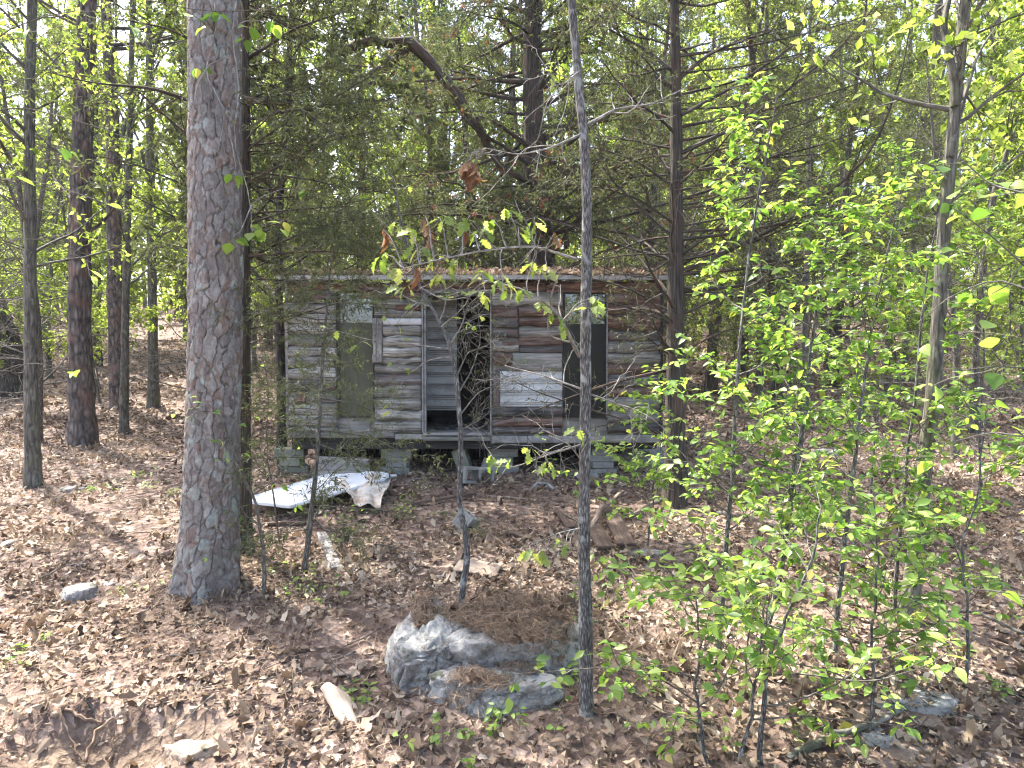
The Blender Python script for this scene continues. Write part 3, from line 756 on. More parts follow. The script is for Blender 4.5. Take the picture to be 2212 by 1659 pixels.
rows(1064, 1215, 879, 938, lambda y, k: ('d', 'b', 'd', 'g')[k % 4], 19, 23)
rows(1312, 1424, 633, 713, lambda y, k: 'b', 20, 26)
rows(1312, 1424, 714, 937, lambda y, k: ('d', 'g', 'g', 'b', 'd', 'b', 'g', 'g')[k % 8], 22, 28)
slab(1330, 1369, 741, 762, 'p', -0.03, 0.012, 0.012, seed=17)
slab(1311, 1424, 667, 672, M_board_pale, -0.03, 0.01, 0.006, seed=18)

def lap(px0, px1, py0, py1, y, mat, parent, name='siding_board'):
    x0, x1, z1, z0 = cxx(px0), cxx(px1), czz(py0), czz(py1); h = z1 - z0
    prof = [(0, .012), (.02, -.030), (.12, -.030), (.14, .006), (.20, .006), (.22, -.026), (.28, -.026), (.30, .006), (.36, .006), (.38, -.024), (.97, -.010), (1, 0.012)]
    V = []
    for x in (x0, x1):
        V += [(x, CD + y + d, z0 + h * t) for t, d in prof]
    n = len(prof); i = np.arange(n - 1)[:, None]
    m_ = MB(); m_.add(V, np.concatenate([i, i + n, i + n + 1, i + 1], 1), float(rng.random())); return m_.build(name, mat, parent, False)
for k in range(3):
    lap(1080, 1214.5, 802 + k * 25.4, 802 + (k + 1) * 25.4, 0.022, M_siding, wall)
# doorway
dr = MB()
for a, b, c, d, y0, y1 in ((912, 915.4, 624, 934, -.045, .05), (916.6, 920.6, 639, 934, -.030, .07), (1058.6, 1061.6, 632, 934, -.03, .07)):
    box(dr, cxx(a), cxx(b), CD + y0, CD + y1, czz(d), czz(c))
dfr = dr.build('door_frame', M_trim, cabin, False)
lap(916, 1061, 624.5, 639, -0.01, M_board_grey, dfr, 'header_board')
m_ = MB(); box(m_, cxx(914), cxx(1063), CD - 0.05, CD + 0.11, czz(939.5), czz(934.2)); m_.build('threshold', M_trim, dfr, False)
dq = lambda p: 1106 + (p - 1106) * 1.06
door = MB(); box(door, cxx(dq(921)), cxx(dq(987)), CD + 0.61, CD + 0.635, czz(893), czz(634)); leaf = door.build('door', M_board_grey, cabin, False)
for k in range(10):
    lap(dq(921), dq(987), 636 + k * 25.7, 636 + (k + 1) * 25.7, 0.605, M_door, leaf, 'door_slat')
m_ = MB(); box(m_, cxx(dq(987.3)), cxx(dq(990.5)), CD + 0.58, CD + 0.64, czz(893), czz(634)); m_.build('door_edge', M_frame_dark, leaf, False)
# windows
def window(a, b, c, d, sash, m_hi, m_lo, fr):
    w = MB()
    box(w, cxx(a), cxx(a + fr[0]), CD - .012, CD + .05, czz(d), czz(c)); box(w, cxx(b - fr[1]), cxx(b), CD - .012, CD + .05, czz(d), czz(c))
    box(w, cxx(a + fr[0]) + .001, cxx(b - fr[1]) - .001, CD - .01, CD + .05, czz(c + 4), czz(c)); box(w, cxx(a + fr[0]) + .001, cxx(b - fr[1]) - .001, CD - .01, CD + .05, czz(d), czz(d - 4))
    o = w.build('window', fr[2], cabin, False)
    p = MB(); box(p, cxx(a + fr[0]) + .001, cxx(b - fr[1]) - .001, CD + .015, CD + .022, czz(sash) + .001, czz(c + 4) - .001); p.build('pane', m_hi, o, False)
    p = MB(); box(p, cxx(a + fr[0]) + .001, cxx(b - fr[1]) - .001, CD + .004, CD + .012, czz(d - 4) + .001, czz(sash) - .001); p.build('pane', m_lo, o, False)
    return o
window(727.5, 808.5, 629, 902, 697, M_glass, M_screen, (7.5, 2.5, M_frame_dark))
wo_ = window(1216.5, 1309, 631, 902, 700, M_glass, M_pane_dark, (4, 3, M_frame_dark))
m_ = MB(); box(m_, cxx(1309.2), cxx(1311.6), CD - .045, CD + .03, czz(902), czz(634)); m_.build('frame_strip', M_trim, wo_, False)
# bottom trim
for a, b, c, d, mt in ((624, 852, 925, 946, 'p'), (853, 914, 936, 949, 'w'), (914.5, 1061, 940.5, 952, 'p'), (1061.5, 1260, 939, 957, 'w'), (1260.5, 1424, 938, 956, 'p')):
    slab(a, b, c + 2, d, M_trim if mt == 'w' else M_board_grey, -0.02, 0.006, 0.003, seed=a, name='trim_board', parent=wall)
# corner posts
for a, b in ((618.5, 623.6), (1424.4, 1431)):
    m_ = MB(); box(m_, cxx(a), cxx(b), CD - .03, CD + .10, czz(942), czz(607)); m_.build('corner_board', M_frame_dark if a > 900 else M_board_grey, wall, False)
# roof, low slope rising to the back
rf = MB(); zf = czz(606) ; sl = 0.14
def roofpt(x, y): return zf + (y - (CD - 0.22)) * sl
xa, xb, ya, yb = cxx(612), cxx(1436), CD - 0.22, CD + DEP + 0.2
V = [(xa, ya, roofpt(0, ya)), (xb, ya, roofpt(0, ya)), (xb, yb, roofpt(0, yb)), (xa, yb, roofpt(0, yb))]
V += [(x, y, z + 0.045) for x, y, z in V]
rf.add(V, np.array([[0, 3, 2, 1], [4, 5, 6, 7], [0, 1, 5, 4], [1, 2, 6, 5], [2, 3, 7, 6], [3, 0, 4, 7]]))
roof = rf.build('roof', M_roofing, cabin, False)
for i, (a, b) in enumerate(((612, 760), (760.5, 905), (905.5, 1100), (1100.5, 1290), (1290.5, 1436))):
    m_ = MB(); dz = rng.normal() * 0.003; box(m_, cxx(a), cxx(b), ya - 0.024, ya - 0.002, zf - 0.012 + dz, zf + 0.043 + dz); m_.build('fascia_board', M_fascia, roof, False)
# litter on the roof
q = 6500; x = xa + (xb - xa) * rng.random(q) ** 0.8; y = ya + (yb - ya) * rng.random(q)
k = rng.random(q) < 0.35 + 0.65 * np.clip((x - cxx(950)) / 1.0 + n2(x, y, 1.5, 5), 0, 1); x, y = x[k], y[k]; q = len(x)
pile = 0.05 * np.clip(n2(x, y, 2.0, 8) + 0.3 + 0.5 * (x > cxx(1150)), 0, 1)
mb = MB(); P = np.stack([x, y, roofpt(x, y) + 0.05 + rng.random(q) * pile + .004], -1); D = norm(rng.normal(size=(q, 3)) * np.array([1, 1, .3]))
leaf_strip(mb, P, D, norm(np.array((0, -.1, 1)) + rng.normal(size=(q, 3)) * .35), .06 + .06 * rng.random(q), [.26, .24], rng.normal(size=q) * .3, rng.normal(size=q) * .5, np.clip(rng.normal(size=q) * .22 + .5, 0, 1))
tag(mb.build('leaf_litter', M_litter, None, False), 'dry leaves heaped on the low cabin roof', 'leaf litter', kind='stuff')
q = 9000; x = xa + (xb - xa) * rng.random(q); y = ya + .9 * rng.random(q) ** 1.5
mb = MB(); straw(mb, np.stack([x, y, roofpt(x, y) + .055 + .03 * rng.random(q)], -1), np.tile(np.array([[0, -.1, 1.0]]), (q, 1)))
tag(mb.build('pine_straw', M_straw, None, False), 'pine needles matted along the front edge of cabin roof', 'pine straw', kind='stuff')
# junk on the cabin floor
m_ = MB()
for i in range(26):
    x = cxx(930 + 120 * rng.random()); y = CD + .25 + 1.2 * rng.random()
    b_ = rock_mesh((x, y, ZB + .045), (.03 + .05 * rng.random(), .05, .02 + .02 * rng.random()), 200 + i, 2); m_.add(b_.V[0], b_.F[0][0])
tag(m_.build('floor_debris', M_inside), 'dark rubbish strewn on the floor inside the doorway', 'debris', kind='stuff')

# ------------------------------------------------------------------ piers and blocks
def rot_box(mbx, c, s, R, mat=0):
    m2 = MB(); box(m2, -s[0] / 2, s[0] / 2, -s[1] / 2, s[1] / 2, -s[2] / 2, s[2] / 2)
    mbx.add(m2.V[0] @ np.asarray(R).T + np.asarray(c), m2.F[0][0], 0.5, None, mat)
def rotm(rx, ry, rz):
    return np.array(Matrix.Rotation(rz, 3, 'Z') @ Matrix.Rotation(ry, 3, 'Y') @ Matrix.Rotation(rx, 3, 'X'))
def cinder(c, rx, ry, rz, label, mat=M_concrete, s=1.0, half=False, group=None):
    Lx, w, h, t = (0.19 if half else 0.39) * s, 0.19 * s, 0.19 * s, 0.034 * s
    m2 = MB(); g = 0.0
    box(m2, -Lx / 2, Lx / 2, -w / 2, -w / 2 + t, -h / 2, h / 2); box(m2, -Lx / 2, Lx / 2, w / 2 - t, w / 2, -h / 2, h / 2)
    for xc in ((-Lx / 2 + t / 2, Lx / 2 - t / 2) if half else (-Lx / 2 + t / 2, 0, Lx / 2 - t / 2)):
        box(m2, xc - t / 2 + .0004, xc + t / 2 - .0004, -w / 2 + t, w / 2 - t, -h / 2 + .0006, h / 2 - .0006)
    V = np.concatenate(m2.V) @ rotm(rx, ry, rz).T + np.asarray(c); m3 = MB(); m3.add(V, [f for f, _ in m2.F])
    o = m3.build('concrete_block', mat, None, False); tag(o, label, 'concrete block', group)
    bv = o.modifiers.new('bevel', 'BEVEL'); bv.width = 0.006; bv.segments = 2; return o
def pier(px, lab, mat, n=3, y=0.35, rz=0.0, jit=.02, mossy=True):
    x = cxx(px) * (CD + y) / CD; yy = CD + y; g0 = gz(x, yy); top = ZB - .205
    r = empty('block_pier', (x, yy, g0), lab, 'pier'); h = (top - g0 + .05) / n
    for k in range(n):
        m2 = MB(); w2, d2 = (0.42, .24) if k % 2 == 0 else (0.30, .22)
        rot_box(m2, (x + rng.normal() * jit, yy + rng.normal() * jit, g0 - .05 + h * (k + .5)), (w2, d2, h - .006), rotm(0, 0, rz + rng.normal() * .06))
        o = m2.build('block', mat, r, False); bv = o.modifiers.new('bevel', 'BEVEL'); bv.width = .008; bv.segments = 2
pier(632, 'mossy concrete block pier under the left corner of the cabin', M_concrete_moss, 3, .20)
pier(856, 'grey block pier under the cabin left of the doorway', M_concrete, 3, .30)
pier(1088, 'grey block pier under the cabin right of the doorway', M_concrete, 3, .30)
pier(1300, 'pale stone block pier under the dark right window', M_concrete, 4, .25)
# ------------------------------------------------------------------ things lying about
def face_cam(p):  # small helper: ground point
    return p
cinder(gpt(1028, 1044) + np.array((0, .05, .10)), 1.50, 0.12, 0.55, 'grey hollow concrete block standing on end below the doorway', s=1.15, half=False)
cinder(gpt(998, 1026) + np.array((0, .15, .17)), 0.25, 1.25, 0.15, 'grey block leaning on end behind the hollow block', M_concrete_moss, 1.0)
cinder(gpt(1006, 1142) + np.array((0, .06, .06)), 0.55, 0.35, 1.15, 'grey block tipped in the leaves beside the crooked sapling', s=1.0, half=True)
cinder(gpt(1070, 1030) + np.array((0, .25, .07)), 0.1, 0.35, 0.3, 'pale block lying in the shade right of the hollow block', s=1.0)

def plank_thing(p0, p1, w, t, mat, label, name='board', tilt=0.0, lift=0.02, warp=0.01, cat='board'):
    a = np.asarray(p0); b = np.asarray(p1); d = norm(b - a); L = np.linalg.norm(b - a)
    up = norm(np.array((0, -math.sin(tilt), math.cos(tilt)))); s = norm(np.cross(d, up)); up = np.cross(s, d)
    nx = 12; u = np.linspace(0, 1, nx)
    pr = [(-.5, -.5), (.5, -.5), (.5, .5), (-.5, .5)]
    V = []; co = []
    for i, k in enumerate(u):
        c = a + (b - a) * k + up * (lift + warp * math.sin(k * 3.1))
        for (q, r) in pr:
            ww = w * (1 + .06 * rng.normal()) ; V.append(c + s * q * ww + up * r * t); co.append((k * L, q * w, r * t))
    F = [[i * 4 + j, i * 4 + (j + 1) % 4, i * 4 + 4 + (j + 1) % 4, i * 4 + 4 + j] for i in range(nx - 1) for j in range(4)]
    F += [[3, 2, 1, 0], [nx * 4 - 4, nx * 4 - 3, nx * 4 - 2, nx * 4 - 1]]
    m2 = MB(); m2.add(V, np.array(F), float(rng.random()), co); o = m2.build(name, mat, None, False); tag(o, label, cat)
    bv = o.modifiers.new('bevel', 'BEVEL'); bv.width = min(.006, t * .3); bv.segments = 1; return o
g = gpt
plank_thing(g(694, 1158), g(728, 1236), .10, .035, M_board_grey, 'weathered grey board lying end-on near the big pine', lift=.03)
plank_thing(g(985, 1232), g(1078, 1244), .20, .018, M_board_pale, 'pale cut board lying in the litter above the boulder', tilt=.25, lift=.05)
plank_thing(g(570, 1138), g(660, 1136), .07, .03, M_board_brown, 'narrow brown board along the near edge of white sheet', lift=.03)
plank_thing(g(880, 1098), g(1028, 1074), .05, .035, M_board_brown, 'dark brown lath sloping down left of the crooked sapling', lift=.04)
plank_thing(g(1048, 1082), g(1152, 1090), .035, .03, M_log, 'pale thin lath lying right of the crooked sapling', lift=.05)
plank_thing(g(1270, 1140), g(1310, 1200), .16, .03, M_board_brown, 'brown plank propped behind the slim grey oak, nearer one', tilt=.2, lift=.08)
plank_thing(g(1310, 1100), g(1352, 1190), .18, .03, M_board_brown, 'brown plank lying right of the slim grey oak', tilt=.1, lift=.06)
plank_thing(g(1200, 1105), g(1235, 1150), .10, .03, M_board_brown, 'short brown plank stub left of the slim grey oak', tilt=.1, lift=.05)
plank_thing(g(1098, 1158), g(1140, 1172), .08, .07, M_board_brown, 'rotten brown wood chunk in the shaded litter', lift=.02)
plank_thing(g(985, 1228), g(1004, 1180), .06, .02, M_board_brown, 'splintered brown stick by the crooked sapling foot', lift=.03)
plank_thing(g(0, 1190), g(34, 1176), .09, .04, M_board_grey, 'grey board end at the left edge of picture', lift=.03)
plank_thing(g(718, 1466), g(778, 1464), .07, .012, M_board_pale, 'thin pale wood splinter in leaves left of boulder', lift=.03)
# curved pale bark piece
p = g(733, 1552); nx, ny = 12, 14
u, v = np.meshgrid(np.linspace(-1, 1, nx), np.linspace(-1, 1, ny), indexing='ij')
wdt = 0.075 * (1 - .45 * v ** 2) * (1 + .1 * n2(v, v * 0, 2.5, 4)); lx = u * wdt + .035 * (1 - v ** 2); ly = v * 0.16
lz = .05 * np.sqrt(np.clip(1 - (u * .85) ** 2, 0, 1)) + .03
ca, sa = math.cos(0.75), math.sin(0.75)
Vt = np.stack([lx * ca - ly * sa * 1, lx * sa + ly * ca, lz + ly * .55], -1) + p
m2 = MB(); m2.add(Vt, gridfaces(nx, ny), .7, np.stack([ly, lx, lz], -1)); o = m2.build('bark_piece', M_board_pale); sol = o.modifiers.new('solid', 'SOLIDIFY'); sol.thickness = .012
tag(o, 'curled pale tan bark piece standing in litter left of boulder', 'bark')
# white enamel sheet
C0, C1, C2, C3 = g(512, 1108), g(748, 1034), g(858, 1056), g(640, 1126)
C3 = g(628, 1132); nx, ny = 44, 26
u, v = np.meshgrid(np.linspace(0, 1, nx), np.linspace(0, 1, ny), indexing='ij')
def quad(u, v): return (C0[None, None] * ((1 - u) * (1 - v))[..., None] + C1[None, None] * (u * (1 - v))[..., None] + C2[None, None] * (u * v)[..., None] + C3[None, None] * ((1 - u) * v)[..., None])
Q = quad(u, v); Q[..., 2] = np.maximum(Q[..., 2], 0) 
plane = np.linalg.lstsq(np.c_[Q[..., 0].ravel(), Q[..., 1].ravel(), np.ones(Q[..., 0].size)], ground(Q[..., 0], Q[..., 1]).ravel(), rcond=None)[0]
Q[..., 2] = plane[0] * Q[..., 0] + plane[1] * Q[..., 1] + plane[2] + 0.10 + 0.03 * v - .0
lip = np.minimum(np.minimum(u, 1 - u), np.minimum(v, 1 - v)); Q[..., 2] += 0.022 * (lip < .035) + .008 * (np.abs(lip - .09) < .02)
Q[..., 2] += 0.012 * n2(Q[..., 0], Q[..., 1], 2.0, 4) + .03 * np.clip(.35 - np.hypot(u - .9, v - .9), 0, 1) * n2(Q[..., 0], Q[..., 1], 7, 9) * 4
m2 = MB(); m2.add(Q, gridfaces(nx, ny)); o = m2.build('metal_sheet', M_white_metal, None, False); sol = o.modifiers.new('solid', 'SOLIDIFY'); sol.thickness = .03; sol.offset = -1
tag(o, 'large white enamelled metal panel lying flat left of the doorway', 'metal sheet')
# crumpled sheet over its corner
D0, D1, D2, D3 = g(716, 1062), g(846, 1052), g(824, 1112), g(770, 1112)
nx, ny = 34, 34; u, v = np.meshgrid(np.linspace(0, 1, nx), np.linspace(0, 1, ny), indexing='ij')
C0, C1, C2, C3 = D0, D1, D2, D3; Q = quad(u, v)
Q[..., 2] = plane[0] * Q[..., 0] + plane[1] * Q[..., 1] + plane[2] + .15 + .030 * np.sin(u * 11 + v * 3) * (1 - .6 * v) + .022 * np.sin(v * 12 - u * 6) * (1 - .5 * v) + .04 * n2(Q[..., 0], Q[..., 1], 4.0, 21) - .05 * v ** 3
Q[..., 0] += .03 * n2(u, v, 4, 3); Q[..., 1] += .04 * n2(u, v, 4, 13)
m2 = MB(); m2.add(Q, gridfaces(nx, ny)); o = m2.build('metal_sheet', M_rust_metal, None, True); sol = o.modifiers.new('solid', 'SOLIDIFY'); sol.thickness = .004
tag(o, 'crumpled rust-stained metal sheet folded over the white panel corner', 'metal sheet')
# grey panel leaning behind the sheet
pa, pb = g(668, 1040), g(800, 1042); pa[1] = pb[1] = 9.35
pa[0], pb[0] = at(668, 1040, 9.35)[0], at(800, 1040, 9.35)[0]; za = gz(pa[0], 9.35)
nx = 9; m2 = MB(); hgt = .36
lean = empty('siding_panel', (pa[0], 9.35, za), 'grey siding panel leaning against pier behind the white sheet', 'panel')
for k in range(4):
    m2 = MB(); z0 = hgt * k / 4; z1 = hgt * (k + 1) / 4 - .004; w_ = pb[0] - pa[0]
    for (s0, s1) in ((0, 1),):
        V = [(pa[0] + .02 * k, 9.35 + z0 * .5, za + z0), (pb[0] - .015 * k, 9.35 + z0 * .5, za + z0 - .03), (pb[0] - .015 * k, 9.35 + z1 * .5, za + z1 - .03), (pa[0] + .02 * k, 9.35 + z1 * .5, za + z1)]
        V += [(x, y + .012, z) for x, y, z in V]
        m2.add(V, np.array([[0, 1, 2, 3], [7, 6, 5, 4], [0, 4, 5, 1], [1, 5, 6, 2], [2, 6, 7, 3], [3, 7, 4, 0]]), float(rng.random()))
    m2.build('panel_board', M_board_grey, lean, False)
# bent white trim strip
W = np.array([g(1146, 1062) + (0, 0, .02), g(1160, 1056) + (0, 0, .07), g(1182, 1056) + (0, 0, .07), g(1196, 1062) + (0, 0, .03)]); s = np.linspace(0, 3, 10)
P = np.stack([np.interp(s, np.arange(4), W[:, i]) for i in range(3)], 1); m2 = MB(); tubes(m2, P, np.full(10, .022), 6, .5, True)
tag(m2.build('trim_strip', M_trim), 'bent white trim strip lying below the cabin right of doorway', 'trim')
# logs, sticks
def stick(pts, r, mat, label, name='fallen_branch', cat='branch', k=8, lift=None):
    W = np.array([gpt(a, b) + np.array((0, 0, h)) for a, b, h in pts]); s = np.linspace(0, len(W) - 1, 16)
    P = np.stack([np.interp(s, np.arange(len(W)), W[:, i]) for i in range(3)], 1); P[1:-1] += rng.normal(size=(14, 3)) * r * .2
    m2 = MB(); tubes(m2, P, taper(P[None], [r], .6)[0], k, .5, True, .10); return tag(m2.build(name, mat), label, cat)
stick([(1262, 1170, .03), (1300, 1130, .16), (1345, 1095, .18)], .035, M_log, 'tan debarked log propped across planks behind the slim oak', 'fallen_log', 'log', 10)
stick([(1700, 1650, .03), (1790, 1608, .05), (1880, 1590, .06), (1960, 1545, .06)], .026, M_bark_wood, 'dark mossy fallen branch lying at the bottom right', k=10)
stick([(2210, 1392, .08), (2110, 1350, .10), (2010, 1335, .06), (1930, 1338, .03)], .014, M_twig, 'thin grey fallen branch crossing the right tree foot')
stick([(2060, 1540, .04), (1980, 1500, .06), (1890, 1480, .05)], .008, M_twig, 'thin twig above the long flat stone')
stick([(1360, 1125, .05), (1420, 1098, .08), (1465, 1075, .08)], .03, M_log, 'short grey stick under the cedar near the planks')
stick([(1480, 880, .25), (1500, 930, .12), (1480, 985, .05)], .02, M_bark_cedar, 'short brown broken limb at the cedar foot')
stick([(380, 1500, .02), (470, 1492, .03), (590, 1470, .02)], .006, M_twig, 'thin twig lying across leaves below the big pine')
stick([(460, 1205, .03), (540, 1185, .06), (650, 1190, .03)], .006, M_twig, 'thin twig beside big pine foot')
p = g(1395, 1012); stone('rock', p + np.array((0.1, .35, 0.10)), (0.42, 0.30, 0.26), 71, M_rock2, 'rounded grey-green boulder under the right end of the cabin', 5)
p = g(1265, 1040); stone('rock', p + np.array((0.0, .2, 0.02)), (0.22, 0.16, 0.10), 72, M_rock2, 'flat pale stone in shade behind the slim grey oak', 4)
p = g(1800, 985); stone('rock', p + np.array((0.0, .2, 0.0)), (0.25, 0.2, 0.12), 73, M_rock2, 'pale stone in the sunny leaves right of the cedar', 4)
# ------------------------------------------------------------------ the big pine
def plates(U, Sx, per, cw, ch, seed):
    nc = max(3, int(round(per / cw))); cw = per / nc
    dU = U + 0.034 * fbm(np.stack([np.cos(U / per * 6.283) * per * 2.6, np.sin(U / per * 6.283) * per * 2.6, Sx * 9], -1), 3, seed)
    dS = Sx + 0.06 * fbm(np.stack([np.cos(U / per * 6.283) * per * 2, np.sin(U / per * 6.283) * per * 2, Sx * 7 + 5], -1), 3, seed + 5)
    a = dU / cw; iu = np.floor(a).astype(int)
    f1 = np.full(U.shape, 9.0); f2 = np.full(U.shape, 9.0); X1 = np.zeros(U.shape); Y1 = np.zeros(U.shape); X2 = np.zeros(U.shape); Y2 = np.zeros(U.shape); idr = np.zeros(U.shape); tl = np.zeros(U.shape)
    for di in (-1, 0, 1):
        i = iu + di; iw = np.mod(i, nc); b = dS / ch - 0.5 * (np.mod(iw, 2)); iv = np.floor(b).astype(int)
        for dj in (-1, 0, 1):
            j = iv + dj
            hx = _hash(iw, j, j * 0, seed); hy = _hash(iw, j, j * 0 + 1, seed)
            px = i + .5 + (hx - .5) * .75; py = j + .5 + (hy - .5) * .8
            dx = a - px; dy = b - py; dd = np.sqrt(dx * dx + dy * dy)
            new = dd < f1
            sec = (~new) & (dd < f2)
            X2 = np.where(new, X1, np.where(sec, px, X2)); Y2 = np.where(new, Y1, np.where(sec, py + .5 * np.mod(iw, 2), Y2)); X1 = np.where(new, px, X1); Y1 = np.where(new, py + .5 * np.mod(iw, 2), Y1)
            f2 = np.where(new, f1, np.minimum(f2, dd)); tl = np.where(new, dy, tl)
            idr = np.where(new, _hash(iw, j, j * 0 + 2, seed), idr); f1 = np.where(new, dd, f1)
    hf = np.abs(X2 - X1) / np.maximum(np.hypot(X2 - X1, Y2 - Y1), 1e-6)
    return f2 - f1, idr, tl, np.clip(hf, 0, 1)
def pine_trunk(mb, axisP, Rf, nth, nz, cw, ch, depth, seed):
    s = np.concatenate([[0], np.cumsum(np.linalg.norm(np.diff(axisP, axis=0), axis=1))]); ss = np.linspace(0, s[-1], nz)
    A = np.stack([np.interp(ss, s, axisP[:, i]) for i in range(3)], 1)
    nf = int(nth * .86); th = np.concatenate([-math.pi / 2 + np.linspace(-1.95, 1.95, nf, endpoint=False), -math.pi / 2 + np.linspace(1.95, 2 * math.pi - 1.95, nth - nf, endpoint=False)]) + 2 * math.pi; th = np.where(th >= 2 * math.pi, th - 2 * math.pi, th); R = Rf(ss); Rm = R.mean(); per = 2 * math.pi * Rm
    TH, SS = np.meshgrid(th, ss, indexing='xy'); U = TH * Rm
    e, idr, tl, hf = plates(U, SS, per, cw, ch, seed)
    e2, id2, _, _h2 = plates(U + .03, SS + 3, per, cw * .62, ch * .5, seed + 9)
    ed = np.clip(e / (.035 + .085 * hf), 0, 1); ed = ed * ed * (3 - 2 * ed); ed2 = np.clip(e2 / .07, 0, 1)
    ed = 1 - (1 - ed) * (.3 + .7 * hf)
    hgt = depth * ed * (.8 + .3 * idr) + depth * .16 * ed2 * ed * (.2 + id2) - depth * .16 * tl * ed
    cs = np.stack([np.cos(TH), np.sin(TH), SS], -1)
    hgt = hgt + depth * .14 * fbm(np.stack([cs[..., 0] * 7, cs[..., 1] * 7, SS * 18], -1), 3, seed)
    low = 1 + .05 * fbm(np.stack([cs[..., 0], cs[..., 1], SS * .8], -1), 2, seed + 2)
    fl = 1 + .15 * np.exp(-SS / .20) * np.cos(TH * 5 + 1.0)
    RR = R[:, None] * low * fl + hgt - depth * .6
    V = A[:, None, :] + np.stack([np.cos(TH) * RR, np.sin(TH) * RR, 0 * RR], -1)
    a = (np.arange(nz - 1) * nth)[:, None] + np.arange(nth)[None]; b = (np.arange(nz - 1) * nth)[:, None] + (np.arange(nth)[None] + 1) % nth
    mb.add(V, np.stack([a, b, b + nth, a + nth], -1).reshape(-1, 4), (idr * .72 + id2 * .28).ravel(), np.stack([np.cos(TH) * Rm, np.sin(TH) * Rm, SS], -1))
def needle_crown(mbl, mbb, top, H0, H1, r, nl, seed):
    t = np.sort(rng.random(nl)); z = H0 + (H1 - H0) * t; az = rng.random(nl) * 6.283
    ax = np.array([np.interp(z, top[:, 2], top[:, i]) for i in range(2)]).T
    S0 = np.c_[ax, z]; D = np.c_[np.cos(az), np.sin(az), .25 + .5 * t]
    P = polyl(S0, D, r * (1.05 - .7 * t) * (.6 + .5 * rng.random(nl)), 8, .10, .03); R = taper(P, .05 * (1.1 - .7 * t), .2); tubes(mbb, P, R, 5)
    s, d, rr, tt, _ = spawn(P, R, 7, .3, 1, 35, 65); Q = polyl(s, d, .5 + .5 * rng.random(len(s)), 5, .12, .04); tubes(mbb, Q, taper(Q, rr * .6, .3), 3)
    pp, dd = along(Q, 4, .4, 1.0); pp = np.concatenate([pp, Q[:, -1]]); dd = np.concatenate([dd, norm(Q[:, -1] - Q[:, -2])])
    n = 26; q = len(pp); Pn = np.repeat(pp, n, 0); Dn = norm(np.repeat(dd, n, 0) * .8 + rng.normal(size=(q * n, 3)) * .75)
    S = norm(np.cross(Dn, rng.normal(size=(q * n, 3)))) * .004; L = .12 + .08 * rng.random((q * n, 1))
    V = np.stack([Pn - S, Pn + S, Pn + Dn * L], 1).reshape(-1, 3)
    mbl.add(V, np.arange(len(V)).reshape(-1, 3), np.repeat(rng.random(q * n), 3))

pb = gpt(446, 1262); pb[2] -= 0.10
ptop = at(470, 0, pb[1] + .02); dirp = (ptop - pb) / (ptop[2] - pb[2])
pine = empty('pine_tree', pb, 'big pine with broad scaly plated bark, nearest thick trunk on the left', 'tree')
hh = ptop[2] - pb[2] + .5
axisP = np.stack([pb + dirp * z + np.array((.03 * math.sin(z * .8), .02 * math.sin(z * 1.1), 0)) for z in np.linspace(0, hh, 60)])
mb = MB(); pine_trunk(mb, axisP, lambda s: .205 * (1 - .018 * s) + .050 * np.exp(-s / .24) + .02 * np.exp(-s / 1.2), 216, 570, .078, .175, .030, 5)
up = np.stack([axisP[-1] + np.array((dirp[0] * z * .6, dirp[1] * z, z)) for z in np.linspace(-.1, 10, 14)]); tubes(mb, up, np.linspace(.175, .05, 14), 14, .5, False, .06)
mb.build('trunk', M_pine, pine)
ml, m2 = MB(), MB(); needle_crown(ml, m2, up, up[-1, 2] - 5.2, up[-1, 2], 3.2, 34, 1)
m2.build('branches', M_bark_pine_far, pine); ml.build('crown', M_pine_leaf, pine)

# ------------------------------------------------------------------ cedars
def limbs_px(L):
    return [way(w, 16) for w, r in L], [r for w, r in L]
def twiggy(mbb, P, R, ns=6, nt=5, l0=.25, l1=.6, tw=.16, k=3, flat=.6, up=.0, t0=.2):
    s, d, rr, tt, idx = spawn(P, R, ns, t0, 1, 35, 70, flat); pl = np.linalg.norm(P[idx, -1] - P[idx, 0], axis=1)
    S1 = polyl(s, d, (l0 + (l1 - l0) * rng.random(len(s))) * np.clip(pl, .4, 2) * (1.1 - .6 * tt), 5, .14, up); R1 = taper(S1, np.minimum(rr * .55, .012) * .9 + .0012, .3); tubes(mbb, S1, R1, k, rng.random(len(s)))
    s, d, rr, tt, idx = spawn(S1, R1, nt, .15, 1, 30, 70, flat); T1 = polyl(s, d, tw * (.5 + rng.random(len(s))), 3, .2, -.03); tubes(mbb, T1, taper(T1, rr * .6 + .0008, .4), k, rng.random(len(s)))
    return S1, T1
def sprays(mbl, T, per, L0, L1, W, droop=.25, keep=None):
    p, d = along(T, per, .1, 1.0)
    if keep is not None:
        k = keep(p); p, d = p[k], d[k]
    q = len(p)
    if q == 0: return
    D = norm(d * .8 + rng.normal(size=(q, 3)) * .55 + np.array((0, 0, -droop)))
    leaf_diamond(mbl, p, D, norm(rng.normal(size=(q, 3)) + np.array((0, 0, .7))), L0 + (L1 - L0) * rng.random(q), W * (.6 + .8 * rng.random(q)), np.clip(rng.random(q) * .75 + .25 * n2(p[:, 0], p[:, 2], 1.2, 31, 2) + .1, 0, 1))
